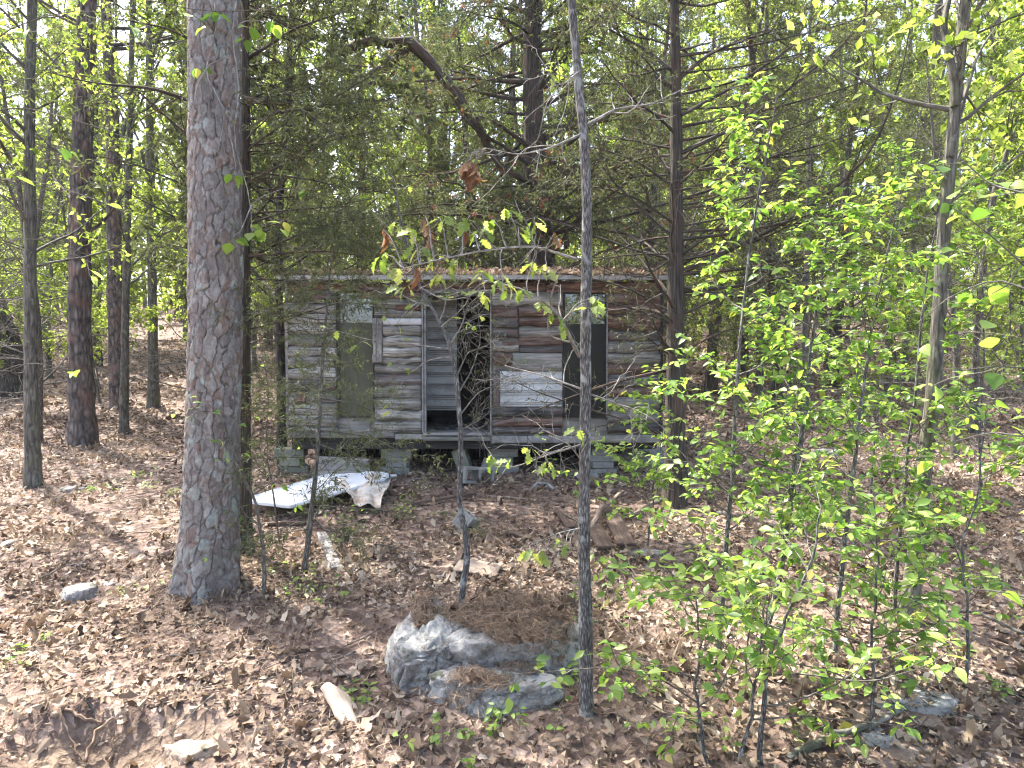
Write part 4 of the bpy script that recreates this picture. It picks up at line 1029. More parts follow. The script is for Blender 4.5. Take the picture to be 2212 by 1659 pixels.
def cedar(root, trunk, r0, nb, tlo, lmax, per, mats=(M_bark_cedar, M_cedar_leaf), extra=(), extra_r=(), extra_end=.15, prof=None, upd=.35, foliage_t=0.0, ns=6, nt=5, spr=7, L=(.05, .10), W=.016, deadfrac=.0, azr=None, k0=16, keep=None, droop_b=-.01):
    mt, mbr, ml, md = MB(), MB(), MB(), MB()
    n = len(trunk); Rt = r0 * (1 - .82 * np.linspace(0, 1, n)) + r0 * .35 * np.exp(-np.linspace(0, 1, n) * 18)
    tubes(mt, trunk, Rt, k0, .5, False, .14)
    t = np.sort(tlo + (1 - tlo) * rng.random(nb) ** .85); f = t * (n - 1); i = np.minimum(f.astype(int), n - 2); w = (f - i)[:, None]
    S0 = trunk[i] * (1 - w) + trunk[i + 1] * w
    az = rng.random(nb) * 6.283 if azr is None else azr(rng.random(nb))
    D = np.c_[np.cos(az), np.sin(az), upd + .25 * rng.normal(size=nb)]
    ln = (lmax * (1 - .75 * t) + .3) * (.55 + .6 * rng.random(nb))
    P = polyl(S0, D, ln, 16, .075, droop_b); R = taper(P, np.clip(r0 * .20 * (1.1 - .7 * t) * (.5 + .7 * rng.random(nb)), .005, .05), .12)
    if len(extra):
        P = np.concatenate([P, np.array(extra)]); R = np.concatenate([R, np.array([taper(np.array(e_)[None], [r_], z_)[0] for e_, r_, z_ in zip(extra, extra_r, np.broadcast_to(extra_end, (len(extra),)))])]); t = np.concatenate([t, np.full(len(extra), .6)])
    if prof is not None:
        for j_, pf in prof.items(): R[nb + j_] = np.interp(np.linspace(0, 1, 16), np.linspace(0, 1, len(pf)), pf)
    tubes(mbr, P, R, 8, rng.random(len(P)), False, .12)
    live = t >= foliage_t
    for grp, fol in ((live, True), (~live, False)):
        if grp.sum() == 0: continue
        S1, T1 = twiggy(mbr, P[grp], R[grp], ns, nt if fol else max(2, nt - 3))
        if fol:
            dm = rng.random(len(T1)) < deadfrac
            sprays(ml, T1[~dm], spr, L[0], L[1], W, keep=keep); sprays(ml, S1, spr, L[0], L[1], W, keep=keep)
            if dm.any(): sprays(md, T1[dm], spr, L[0], L[1], W, .5)
    mt.build('trunk', mats[0], root); mbr.build('branches', mats[0], root); ml.build('crown', mats[1], root)
    if md.n: md.build('dead_foliage', M_cedar_dead, root)

cb = gpt(1456, 1092); dC = cb[1]
cedR = empty('cedar_tree', cb, 'dark red-brown cedar with many bare upswept limbs at cabin right corner', 'tree')
tr = way([(1456, 1106, dC), (1460, 950, dC), (1458, 700, dC), (1462, 400, dC + .05), (1457, 0, dC), (1456, -420, dC)], 40)
LR = [([(1478, 585, dC), (1620, 520, dC - .3), (1760, 445, dC - .6), (1880, 340, dC - .8), (1945, 180, dC - 1.0), (1972, 20, dC - 1.1)], .030),
      ([(1470, 500, dC), (1600, 495, dC - .2), (1750, 480, dC - .5), (1900, 430, dC - .6)], .020),
      ([(1470, 380, dC), (1560, 345, dC + .2), (1690, 340, dC + .3), (1800, 330, dC + .5)], .022),
      ([(1472, 330, dC), (1600, 270, dC - .1), (1720, 180, dC - .3), (1830, 90, dC - .3), (1930, -40, dC - .4)], .026),
      ([(1470, 250, dC), (1580, 190, dC + .1), (1700, 110, dC + .2), (1800, 20, dC + .2), (1850, -80, dC)], .024),
      ([(1466, 170, dC), (1540, 110, dC), (1660, 70, dC), (1760, 40, dC)], .024),
      ([(1470, 430, dC), (1570, 400, dC + .3), (1680, 330, dC + .4), (1760, 260, dC + .6), (1830, 200, dC + .7)], .020),
      ([(1452, 480, dC), (1380, 430, dC - .2), (1300, 405, dC - .3), (1200, 395, dC - .2)], .018),
      ([(1450, 400, dC), (1380, 350, dC), (1310, 325, dC), (1240, 310, dC)], .018),
      ([(1450, 150, dC), (1390, 105, dC + .2), (1310, 60, dC + .2), (1220, 10, dC + .2)], .026),
      ([(1450, 700, dC), (1380, 670, dC - .3), (1300, 650, dC - .5), (1230, 655, dC - .7)], .016),
      ([(1450, 770, dC), (1400, 730, dC - .2), (1340, 700, dC - .3)], .013),
      ([(1450, 960, dC), (1360, 910, dC - .4), (1260, 880, dC - .8), (1140, 840, dC - 1.0), (1070, 800, dC - 1.1)], .016),
      ([(1450, 560, dC), (1390, 600, dC + .1), (1330, 590, dC + .2), (1270, 560, dC)], .014),
      ([(1472, 680, dC), (1560, 640, dC - .3), (1660, 600, dC - .5), (1740, 610, dC - .7)], .016),
      ([(1474, 760, dC), (1560, 715, dC - .2), (1660, 700, dC - .4)], .013)]
for k_ in range(15):
    y_ = 120 + k_ * 36 + 14 * rng.random(); L_ = 260 + 300 * rng.random(); u_ = 40 + (240 - .25 * y_) * rng.random(); z_ = rng.normal() * .5
    LR.append(([(1468, y_, dC), (1468 + L_ * .3, y_ - u_ * .25 + 10, dC + z_ * .3), (1468 + L_ * .65, y_ - u_ * .55 + 6, dC + z_ * .7), (1468 + L_, y_ - u_, dC + z_)], .012 + .013 * rng.random()))
ex, er = limbs_px(LR)
cedar(cedR, tr, .125, 76, .20, 2.6, 0, extra=ex, extra_r=er, upd=.35, foliage_t=.42, ns=8, nt=6, spr=4, L=(.04, .085), W=.013)

# cedar growing right behind the big pine, bare low branches
cb = gpt(515, 1150); cb[0] = at(521, 1150, 6.75)[0]; cb[1] = 6.75; cb[2] = gz(cb[0], 6.75)
cedL = empty('cedar_tree', cb, 'slender dark cedar hugging the right side of the big pine', 'tree')
tr = way([(526, 1240, 6.75), (524, 900, 6.72), (527, 600, 6.7), (531, 300, 6.68), (530, 0, 6.65), (524, -400, 6.6)], 40)
LL = [([(525, 260, 6.68), (430, 225, 6.6), (330, 190, 6.3), (200, 180, 6.0), (80, 150, 5.8)], .022), ([(525, 340, 6.68), (400, 290, 6.6), (280, 180, 6.3), (150, 80, 6.1)], .016),
      ([(530, 215, 6.6), (620, 225, 6.5), (690, 228, 6.5)], .035), ([(525, 400, 6.7), (620, 350, 6.5), (720, 300, 6.3), (830, 280, 6.2)], .015),
      ([(525, 460, 6.7), (400, 400, 6.6), (280, 350, 6.0), (170, 330, 6.0)], .013), ([(525, 520, 6.7), (620, 480, 6.4), (730, 490, 6.2)], .012),
      ([(525, 160, 6.68), (440, 100, 6.55), (360, 60, 6.2), (250, 40, 5.7)], .018), ([(530, 130, 6.7), (640, 60, 6.6), (760, 20, 6.5)], .02), ([(525, 570, 6.7), (420, 540, 6.6), (330, 520, 6.0)], .011),
      ([(525, 700, 6.7), (590, 660, 6.5), (660, 640, 6.4)], .012)]
ex, er = limbs_px(LL)
cedar(cedL, tr, .085, 84, .28, 2.6, 0, extra=ex, extra_r=er, upd=.12, foliage_t=.40, ns=7, nt=5, azr=lambda r: np.radians(-75 + 225 * r), spr=6, L=(.04, .08), W=.012, droop_b=.0)

# the old cedar behind the cabin
oc = np.array((at(1168, 600, 13.6)[0], 13.6, 0)); oc[2] = gz(oc[0], 13.6)
cedO = empty('cedar_tree', oc, 'thick old cedar behind the cabin with shaggy grey-green foliage and arching dead limb', 'tree')
tr = np.stack([np.array((oc[0] - .012 * z + .08 * math.sin(z * .7), 13.6, oc[2] - .1 + z)) for z in np.linspace(0, 14, 56)])
LO = [([(1160, 402, 13.4), (1090, 370, 13.0), (1040, 290, 12.6), (1000, 215, 12.3), (960, 170, 12.2), (910, 110, 12.1), (860, 95, 12.0), (790, 82, 12.0), (735, 110, 12.0), (690, 160, 12.0)], .15),
      ([(880, 100, 12.05), (850, 125, 12.0), (815, 150, 12.0), (795, 185, 12.0)], .10), ([(1170, 470, 13.5), (1080, 440, 13.0), (980, 400, 12.8), (900, 360, 12.6)], .04), ([(1180, 380, 13.5), (1290, 350, 13.2), (1380, 300, 13)], .05)]
ex, er = limbs_px(LO); ex = [e_ + np.concatenate([[[0, 0, 0]], rng.normal(size=(15, 3)) * .04]) for e_ in ex]
cedar(cedO, tr, .31, 160, .11, 3.6, 0, extra=ex, extra_r=er, extra_end=(.62, .5, .2, .2), prof={0: [.05, .055, .06, .08, .10, .085, .10, .075, .085, .05], 1: [.085, .065, .07, .04]}, upd=.15, foliage_t=.10, ns=7, nt=6, spr=7, L=(.06, .13), W=.020, deadfrac=.10)

# small cedar in front of the cabin's left wall
sb = gpt(655, 1242)
cedS = empty('cedar_sapling', sb, 'thin young cedar with feathery green sprays before the cabin left wall', 'tree')
tr = way([(655, 1245, sb[1]), (672, 1120, sb[1]), (688, 960, sb[1] + .05), (694, 820, sb[1] + .1), (703, 700, sb[1] + .1), (716, 560, sb[1] + .2), (728, 430, sb[1] + .2)], 30)
ex, er = limbs_px([([(690, 930, sb[1]), (740, 935, sb[1] + .2), (810, 945, sb[1] + .3), (880, 985, sb[1] + .3), (930, 1040, sb[1] + .3)], .008), ([(690, 900, sb[1]), (650, 920, sb[1] + .1), (600, 950, sb[1] + .2)], .007), ([(692, 860, sb[1]), (760, 870, sb[1] + .1), (830, 850, sb[1] + .2)], .007),
                   ([(690, 960, sb[1]), (760, 985, sb[1] + .3), (850, 1000, sb[1] + .5)], .008), ([(694, 820, sb[1]), (640, 830, sb[1] + .2), (600, 860, sb[1] + .3)], .006), ([(700, 740, sb[1]), (640, 700, sb[1] + .2), (600, 690, sb[1] + .3)], .006), ([(672, 1120, sb[1]), (730, 1160, sb[1] - .1), (790, 1180, sb[1])], .006)])
cedar(cedS, tr, .026, 34, .10, 1.1, 0, mats=(M_twig, M_cedar_leaf), extra=ex, extra_r=er, upd=.15, foliage_t=.0, ns=6, nt=5, spr=9, L=(.03, .07), W=.009, k0=8)

# ------------------------------------------------------------------ plain trunks with thin limbs, each read from the photograph
def leafy_twigs(ml, T, per, L0, L1, wr=.55, ln=2, down=.25, keepf=None):
    p, d = along(T, per, .2, 1.0); q = len(p)
    D = norm(d * .5 + rng.normal(size=(q, 3)) * .8 + np.array((0, 0, -down))); L = L0 + (L1 - L0) * rng.random(q)
    leaf_diamond(ml, p, D, norm(rng.normal(size=(q, 3)) * .7 + np.array((0, 0, .8))), L, L * wr, np.clip(rng.random(q) * .8 + .2 * n2(p[:, 0], p[:, 1] + p[:, 2], .7, 3, 2), 0, 1))
def hardwood(root, trunk, r0, nb, tlo, lmax, bark, leafmat, a0=35, a1=70, ns=5, nt=4, per=5, L=(.07, .12), r1=.25, k0=14, up=.06, bump=.12, flare=.3, extra=(), extra_r=()):
    mt, mbr, ml = MB(), MB(), MB(); n = len(trunk); u = np.linspace(0, 1, n)
    Rt = r0 * (1 - (1 - r1) * u) + r0 * flare * np.exp(-u * 22); tubes(mt, trunk, Rt, k0, .5, False, bump)
    P = R = None
    if nb:
        s, d, rr, tt, _ = spawn(trunk[None], Rt[None], nb, tlo, .99, a0, a1); P = polyl(s, d, (lmax * (1.05 - .6 * tt)) * (.5 + .7 * rng.random(nb)), 12, .10, up); R = taper(P, np.minimum(rr * .5, .05) * (.4 + .6 * rng.random(nb)) + .003, .12)
    if len(extra):
        ep = np.array([np.stack([np.interp(np.linspace(0, 1, 12), np.linspace(0, 1, len(e)), e[:, i]) for i in range(3)], 1) for e in extra]); eR = taper(ep, np.array(extra_r), .2)
        P = ep if P is None else np.concatenate([P, ep]); R = eR if R is None else np.concatenate([R, eR])
    if P is not None:
        tubes(mbr, P, R, 6, rng.random(len(P)), False, .06)
        S1, T1 = twiggy(mbr, P, R, ns, nt, .3, .6, .22, 3, .8, .03)
        if per: leafy_twigs(ml, T1, per, *L)
    mt.build('trunk', bark, root); mbr.build('branches', bark, root)
    if ml.n: ml.build('crown', leafmat, root)
def trunk_px(pts, n=30): return way(pts, n)
def solo(name, label, px0, py0, pts, rpx, bark, **kw):
    b = gpt(px0, py0); d = b[1]
    W = [(px0, py0 + 6, d)] + [(x, y, d + dd) for x, y, dd in pts]
    r = rpx * PS / FPX * d
    root = empty(name, b, label, 'tree'); hardwood(root, way(W, 40), r, bark=bark, **kw); return root, d
LW = M_leaf_far
solo('pine_tree', 'straight scaly pine trunk standing left of the big pine', 178, 962, [(172, 700, 0), (175, 400, 0), (186, 100, 0), (192, -200, 0), (200, -700, 0)], 24, M_bark_pine_far, leafmat=LW, nb=16, tlo=.25, lmax=2.2, per=2, r1=.5, a0=60, a1=90, flare=.25, bump=.22, k0=24)
solo('hardwood_tree', 'slim grey-green trunk nearest the left edge', 72, 1052, [(66, 800, 0), (66, 500, 0), (62, 250, 0), (70, 0, 0), (76, -400, .2)], 15, M_bark_wood, leafmat=LW, nb=22, tlo=.3, lmax=2.0, per=4, r1=.45, k0=18)
solo('hardwood_tree', 'thin mossy trunk between straight pine and big pine', 268, 936, [(270, 700, 0), (278, 400, 0), (285, 100, 0), (290, -300, 0)], 9, M_bark_wood, leafmat=LW, nb=22, tlo=.25, lmax=2.2, per=4, r1=.4)
solo('hardwood_tree', 'short dark trunk farther back beside the big pine', 332, 882, [(330, 700, 0), (326, 450, 0), (322, 100, 0), (320, -250, 0)], 11, M_bark_wood, leafmat=LW, nb=24, tlo=.25, lmax=3, per=4, r1=.4)
solo('hardwood_tree', 'dark trunk seen just right of the straight pine', 207, 790, [(207, 600, 0), (204, 300, 0), (200, 0, 0), (198, -200, 0)], 11, M_bark_dark, leafmat=LW, nb=24, tlo=.25, lmax=3.5, per=4, r1=.4)
solo('hardwood_tree', 'black leaning broken trunk at the left edge', 36, 850, [(20, 760, 0), (0, 690, 0), (-40, 590, 0), (-90, 430, 0)], 30, M_bark_dark, leafmat=LW, nb=4, tlo=.5, lmax=2, per=0, r1=.4, bump=.2, k0=20)
solo('cedar_tree', 'dark mossy trunk standing against the left end of the cabin', 610, 1002, [(608, 900, 0), (606, 760, 0), (600, 600, 0), (606, 400, 0), (620, 200, 0), (632, 0, 0), (640, -300, 0)], 10.5, M_bark_dark, leafmat=M_cedar_leaf, nb=66, tlo=.25, lmax=2.9, per=13, L=(.06, .14), r1=.35, a0=60, a1=95)
solo('pine_tree', 'distant straight pine trunk above the cabin left of the doorway', 938, 760, [(936, 500, 0), (935, 200, 0), (932, -300, 0)], 9, M_bark_pine_far, leafmat=M_pine_leaf, nb=18, tlo=.5, lmax=3.5, per=4, r1=.6, L=(.12, .25))
rt = [(1975, 1240, 0), (1992, 1050, 0), (2012, 900, 0), (2028, 700, 0), (2040, 480, 0), (2058, 290, 0), (2072, 130, 0), (2092, -60, 0), (2120, -400, .3)]
d_ = gpt(1960, 1348)[1]
solo('hardwood_tree', 'forked grey-barked tree leaning slightly right, largest trunk at right', 1958, 1345, rt, 17, M_bark_wood, leafmat=LW, nb=14, tlo=.5, lmax=1.8, per=3, r1=.5, k0=20, flare=.45, extra=[way([(2063, 230, d_), (2062, 170, d_), (2046, 105, d_), (2035, 55, d_), (2060, -40, d_ + .1), (2040, -200, d_ + .3)], 12), way([(2052, 340, d_), (2060, 290, d_), (2086, 200, d_ + .1), (2110, 120, d_ + .3), (2150, 60, d_ + .4)], 12)], extra_r=[.036, .030])
solo('hardwood_tree', 'rough reddish trunk behind the forked tree at the right edge', 2166, 760, [(2162, 500, 0), (2158, 300, 0), (2150, 100, 0), (2146, -200, 0)], 17, M_bark_pine_far, leafmat=LW, nb=26, tlo=.3, lmax=3.2, per=4, r1=.5)
solo('hardwood_tree', 'slim dark trunk in the sunny gap right of the cedar', 1640, 890, [(1642, 700, 0), (1648, 450, 0), (1655, 100, 0), (1660, -200, 0)], 9, M_bark_wood, leafmat=LW, nb=26, tlo=.22, lmax=3.0, per=5, r1=.35)
# ------------------------------------------------------------------ the wood all round: a few trees grown once, then copied one by one
def grow_root(name, label, cat='tree', group=None): return empty(name, (0, 0, 0), label, cat, group)
LAB = {'hw': 'slim leafy hardwood tree %s %s', 'us': 'low leafy understorey sapling %s %s', 'cd': 'bushy green cedar %s %s', 'pn': 'tall straight pine %s %s', 'tw': 'bare twiggy dead cedar %s %s'}
GRP = {'hw': 'slim hardwoods of the wood', 'us': 'understorey saplings of the wood', 'cd': 'cedars of the wood', 'pn': 'tall pines of the wood', 'tw': 'dead twiggy cedars of the wood'}
PROTO = {'hw': [], 'us': [], 'cd': [], 'pn': [], 'tw': []}
for v in range(5):
    H = 9.5 + 1.2 * v; r = grow_root('hardwood_tree', LAB['hw'], 'tree', GRP['hw'])
    tr = polyl([(0, 0, -.15)], [(rng.normal() * .05, rng.normal() * .05, 1)], H, 26, .035, .02)[0]
    hardwood(r, tr, .058 + .013 * v, 26, .14, 3.3, M_bark_wood, LW, 35, 75, 5, 5, 24, (.065, .13), .2, 10, .05)
    PROTO['hw'].append(r)
for v in range(3):
    H = 2.6 + .9 * v; r = grow_root('understorey_sapling', LAB['us'], 'tree', GRP['us'])
    tr = polyl([(0, 0, -.1)], [(rng.normal() * .08, rng.normal() * .08, 1)], H, 18, .06, .03)[0]
    hardwood(r, tr, .02 + .006 * v, 18, .2, 1.3, M_twig, LW, 40, 80, 4, 4, 10, (.05, .095), .25, 7, .05)
    PROTO['us'].append(r)
for v in range(3):
    H = 7.0 + 1.5 * v; r = grow_root('cedar_tree', LAB['cd'], 'tree', GRP['cd'])
    tr = polyl([(0, 0, -.15)], [(0, 0, 1)], H, 30, .02, .02)[0]
    cedar(r, tr, .11 + .02 * v, 68, .12, 2.1, 0, upd=.25, foliage_t=.15, ns=5, nt=5, spr=5, L=(.07, .14), W=.022, k0=10, deadfrac=.04)
    PROTO['cd'].append(r)
for v in range(2):
    r = grow_root('pine_tree', LAB['pn'], 'tree', GRP['pn']); mt, mbr, ml = MB(), MB(), MB()
    tr = polyl([(0, 0, -.2)], [(0, 0, 1)], 17, 30, .012, .02)[0]; Rt = np.linspace(.20, .05, 30); tubes(mt, tr, Rt, 14, .5, False, .15)
    needle_crown(ml, mbr, tr, 8.5, 16.5, 2.9, 34, v)
    st = polyl(np.c_[np.zeros((14, 2)), 2 + 6 * rng.random(14)], np.c_[rng.normal(size=(14, 2)), np.full(14, .2)], .4 + 1.1 * rng.random(14), 6, .12); tubes(mbr, st, taper(st, np.full(14, .014), .3), 5)
    mt.build('trunk', M_bark_pine_far, r); mbr.build('branches', M_bark_pine_far, r); ml.build('crown', M_pine_leaf, r)
    PROTO['pn'].append(r)
for v in range(2):
    r = grow_root('dead_cedar', LAB['tw'], 'tree', GRP['tw'])
    tr = polyl([(0, 0, -.15)], [(rng.normal() * .03, 0, 1)], 6.5 + 1.5 * v, 30, .02, .02)[0]
    cedar(r, tr, .07 + .015 * v, 90, .10, 2.4, 0, mats=(M_twig, M_cedar_leaf), upd=.15, foliage_t=.82, ns=7, nt=6, spr=3, L=(.05, .10), W=.016, k0=8)
    PROTO['tw'].append(r)
used = set(); taken = []; planted = []
def plant(kind, x, y, sc=1.0, rz=None):
    v = int(rng.integers(len(PROTO[kind]))); p = PROTO[kind][v]; rz = rng.random() * 6.283 if rz is None else rz
    z = gz(x, y)
    if (kind, v) not in used:
        used.add((kind, v)); p.location = (x, y, z); p.rotation_euler = (0, 0, rz); p.scale = (sc,) * 3
    else: p = copy_tree(p, (x, y, z), rz, sc)
    u = x / max(y, 1); where = 'at the near edge of the clearing' if y < 5 else ('left of the big pine' if u < -.40 else 'between big pine and cabin' if u < -.26 else 'behind the cabin' if u < .18 else 'right of the cedar' if u < .42 else 'beyond the forked tree')
    far = 'standing' if y < 5 else 'far back' if y > 26 else 'in the middle distance'
    p['label'] = LAB[kind] % (far, where); p['group'] = GRP[kind] + ', ' + far + ' ' + where
    taken.append((x, y)); planted.append((p, x / max(y, 1)))
def ok(x, y, dmin, kind):
    if -4.3 < x < 3.4 and y < 13.4: return False
    if y < 13 and abs(x) < .75 * y + .8: return False
    return all((x - a) ** 2 + (y - b) ** 2 > dmin ** 2 for a, b in taken)
def fill(kind, n, d0, d1, dmin, s0, s1, spread=.82, xf=None):
    c = 0; t = 0
    while c < n and t < 4000:
        t += 1; y = math.sqrt(d0 ** 2 + (d1 ** 2 - d0 ** 2) * rng.random()); x = (rng.random() * 2 - 1) * (spread * y + 2)
        if xf is not None and rng.random() > xf(x, y): continue
        if ok(x, y, dmin, kind): plant(kind, x, y, s0 + (s1 - s0) * rng.random()); c += 1
# cedars crowd the middle, pale hardwoods the sides
for x, y, s in ((-3.2, 15.2, .95), (-.9, 16.0, 1.05), (2.9, 15.0, .9), (4.9, 17.5, 1.0), (1.4, 18.5, 1.1), (-2.4, 19.5, 1.1), (6.8, 21, 1.0), (-9, 23, 1.0), (-1.9, 17.6, 1.25), (3.6, 19.6, 1.3), (.3, 20.5, 1.35), (5.8, 15.6, 1.0), (-4.4, 14.6, .75), (8.4, 18.5, 1.15), (4.6, 23, 1.2)):
    plant('cd', x, y, s)
for x, y, s in ((-8.4, 12.5, 1.0), (-6.2, 14.2, 1.0), (-10.5, 15.5, 1.1), (-4.6, 17, 1.0), (5.6, 13.8, 1.0), (8.2, 15.5, 1.0), (4.0, 16.8, .9), (10.5, 19, 1.1), (.2, 14.6, .9), (-13, 20, 1.1), (-7.6, 21, 1.1), (7.0, 11.2, .8)):
    plant('tw', x, y, s)
fill('pn', 14, 19, 42, 2.5, .85, 1.15)
fill('hw', 40, 14.5, 27, 1.3, .45, .8, xf=lambda x, y: 1.0 if abs(x / y) > .25 else .45)
fill('hw', 22, 20, 30, 1.6, 1.0, 1.4)
fill('hw', 70, 27, 60, 1.8, 1.15, 1.7)
fill('cd', 10, 24, 50, 2.5, .8, 1.2)
fill('us', 40, 28, 55, .9, 1.0, 1.8)
fill('us', 36, 13.5, 26, .7, .7, 1.2)
# canopy out of the picture that shades the clearing, and the wood behind the camera seen in the panes
for kind, x, y, s in (('pn', -8.6, 15.5, .9), ('hw', 9.5, 8.5, 1.0), ('hw', 8.6, 13.2, 1.0), ('hw', -12, -22, .9), ('hw', 3, -16, 1.0), ('pn', 7, -19, 1.0), ('hw', -19, -20, 1.0), ('hw', 13, -12, 1.1)):
    plant(kind, x, y, s)
_lg = {}
for p, u in planted: _lg.setdefault(p['label'], []).append((u, p))
for lb_, v_ in _lg.items():
    if 1 < len(v_) <= 7 and 'standing' not in lb_:
        for j_, (u, p) in enumerate(sorted(v_, key=lambda q: q[0])):
            p['label'] = lb_ + ', ' + ('leftmost' if j_ == 0 else 'rightmost' if j_ == len(v_) - 1 else ('second', 'third', 'fourth', 'fifth', 'sixth')[j_ - 1] + ' from left')
for k in PROTO:
    for v, p in enumerate(PROTO[k]):
        if (k, v) not in used:
            for c in list(p.children): bpy.data.objects.remove(c)
            bpy.data.objects.remove(p)
# far woods that read as one mass
ml, mt = MB(), MB(); q = 30000
az = (rng.random(q) * 2 - 1) * 1.05; dd = 58 + 45 * rng.random(q); x = np.sin(az) * dd; y = np.cos(az) * dd
hh_ = 15 * rng.random(q) ** 1.6 * (.75 + .35 * n2(x, y, .09, 6)); P = np.stack([x, y, ground(x, y, False) + hh_], -1)
leaf_diamond(ml, P, rng.normal(size=(q, 3)), norm(rng.normal(size=(q, 3)) + (0, 0, .6)), .35 + .4 * rng.random(q), .25 + .25 * rng.random(q), rng.random(q))
nt_ = 170; az = (rng.random(nt_) * 2 - 1) * 1.0; dd = 58 + 40 * rng.random(nt_); S0 = np.stack([np.sin(az) * dd, np.cos(az) * dd, ground(np.sin(az) * dd, np.cos(az) * dd, False) - .2], -1)
P = polyl(S0, np.tile([[0, 0, 1.0]], (nt_, 1)), 12 + 5 * rng.random(nt_), 8, .03); tubes(mt, P, taper(P, .10 + .12 * rng.random(nt_), .3), 6)
fo = ml.build('far_forest', M_leaf_far, None, False); tag(fo, 'hazy pale green far wood closing the view behind the trees', 'forest', kind='stuff')
fo2 = mt.build('trunks', M_bark_wood, fo); fo2['kind'] = 'stuff'
# ------------------------------------------------------------------ leaves one can pick apart
def leaf_mesh(name, widths, mat, curl, fold, L=1.0, pet=.16):
    mb_ = MB(); leaf_strip(mb_, np.array([[0, pet, 0.0]]), np.array([[0, 1.0, 0]]), np.array([[0, 0, 1.0]]), L, widths, curl, fold)
    tubes(mb_, np.array([[0, 0, 0], [0, pet * .5, .01], [0, pet + .02, 0]]), np.array([.012, .010, .008]), 3)
    return mb_.mesh(name, mat, (0, 0, 0), True)
OV = [leaf_mesh('leaf', w, M_leaf_obj, c, f) for w, c, f in (([.15, .25, .24, .14], .12, .25), ([.17, .27, .25, .15], .3, .35), ([.13, .22, .22, .13], -.05, .15), ([.16, .26, .23, .12], .5, .3))]
HT = [leaf_mesh('leaf', w, M_leaf_obj, c, f) for w, c, f in (([.34, .42, .34, .17], .15, .2), ([.32, .40, .32, .16], .35, .3), ([.30, .42, .36, .18], 0, .15))]
OK_ = [leaf_mesh('leaf', w, M_leaf_oak, c, f) for w, c, f in (([.10, .22, .12, .32, .16, .26, .10], .25, .3), ([.08, .20, .10, .30, .13, .28, .12], .55, .35), ([.10, .24, .13, .30, .15, .22, .08], .05, .2))]
DL = [leaf_mesh('dead_leaf', w, M_leaf_dead, c, f) for w, c, f in (([.10, .18, .10, .22, .12, .18, .08], .5, 1.2), ([.08, .16, .10, .2, .10, .16, .08], .8, .9))]
def put(root, meshes, P, D, N, L, name='leaf'):
    D, N, S = leaf_frame(np.asarray(D, float), np.asarray(N, float)); w0 = wl(root)
    L = np.broadcast_to(np.asarray(L, float), (len(P),))
    for i in range(len(P)):
        o = bpy.data.objects.new(name, meshes[int(rng.integers(len(meshes)))]); COL.objects.link(o); o.parent = root
        R = Matrix(((-S[i][0], D[i][0], N[i][0]), (-S[i][1], D[i][1], N[i][1]), (-S[i][2], D[i][2], N[i][2])))
        o.location = P[i] - w0; o.rotation_euler = R.to_euler(); l = float(L[i]); o.scale = (l, l, l)
LEAFW = {'ov': [.15, .26, .24, .14], 'ht': [.33, .42, .34, .17], 'ok': [.10, .22, .12, .32, .16, .26, .10]}
def leaves_on(root, T, per, L0, L1, kind, cap, t0=.1, down=.25, matm=M_leaf_mass):
    p, d = along(T, per, t0, 1.0); q = len(p)
    sd = norm(np.cross(d, np.array((0, 0, 1.0))) * rng.choice([-1, 1], size=(q, 1)) + 1e-6)
    D = norm(d * .55 + sd * .8 + rng.normal(size=(q, 3)) * .3 + np.array((0, 0, -down))); N = norm(rng.normal(size=(q, 3)) * .4 + np.array((0, -.15, 1.0)))
    L = L0 + (L1 - L0) * rng.random(q)
    rr = (p - np.array((0, 0, CAMZ))); inv = (np.abs(rr[:, 0] / rr[:, 1]) < .74) & (np.abs(rr[:, 2] / rr[:, 1] + math.tan(PITCH)) < .56)
    od = np.argsort(np.where(inv, 0, 100) + rr[:, 1] / L * .05)
    a, b = od[:cap], od[cap:]
    put(root, {'ov': OV, 'ht': HT, 'ok': OK_}[kind], p[a], D[a], N[a], L[a])
    if len(b):
        mb_ = MB(); leaf_strip(mb_, p[b], D[b], N[b], L[b], LEAFW[kind], .2, .25, rng.random(len(b))); o = mb_.build('foliage', matm, root); o['kind'] = 'stuff'
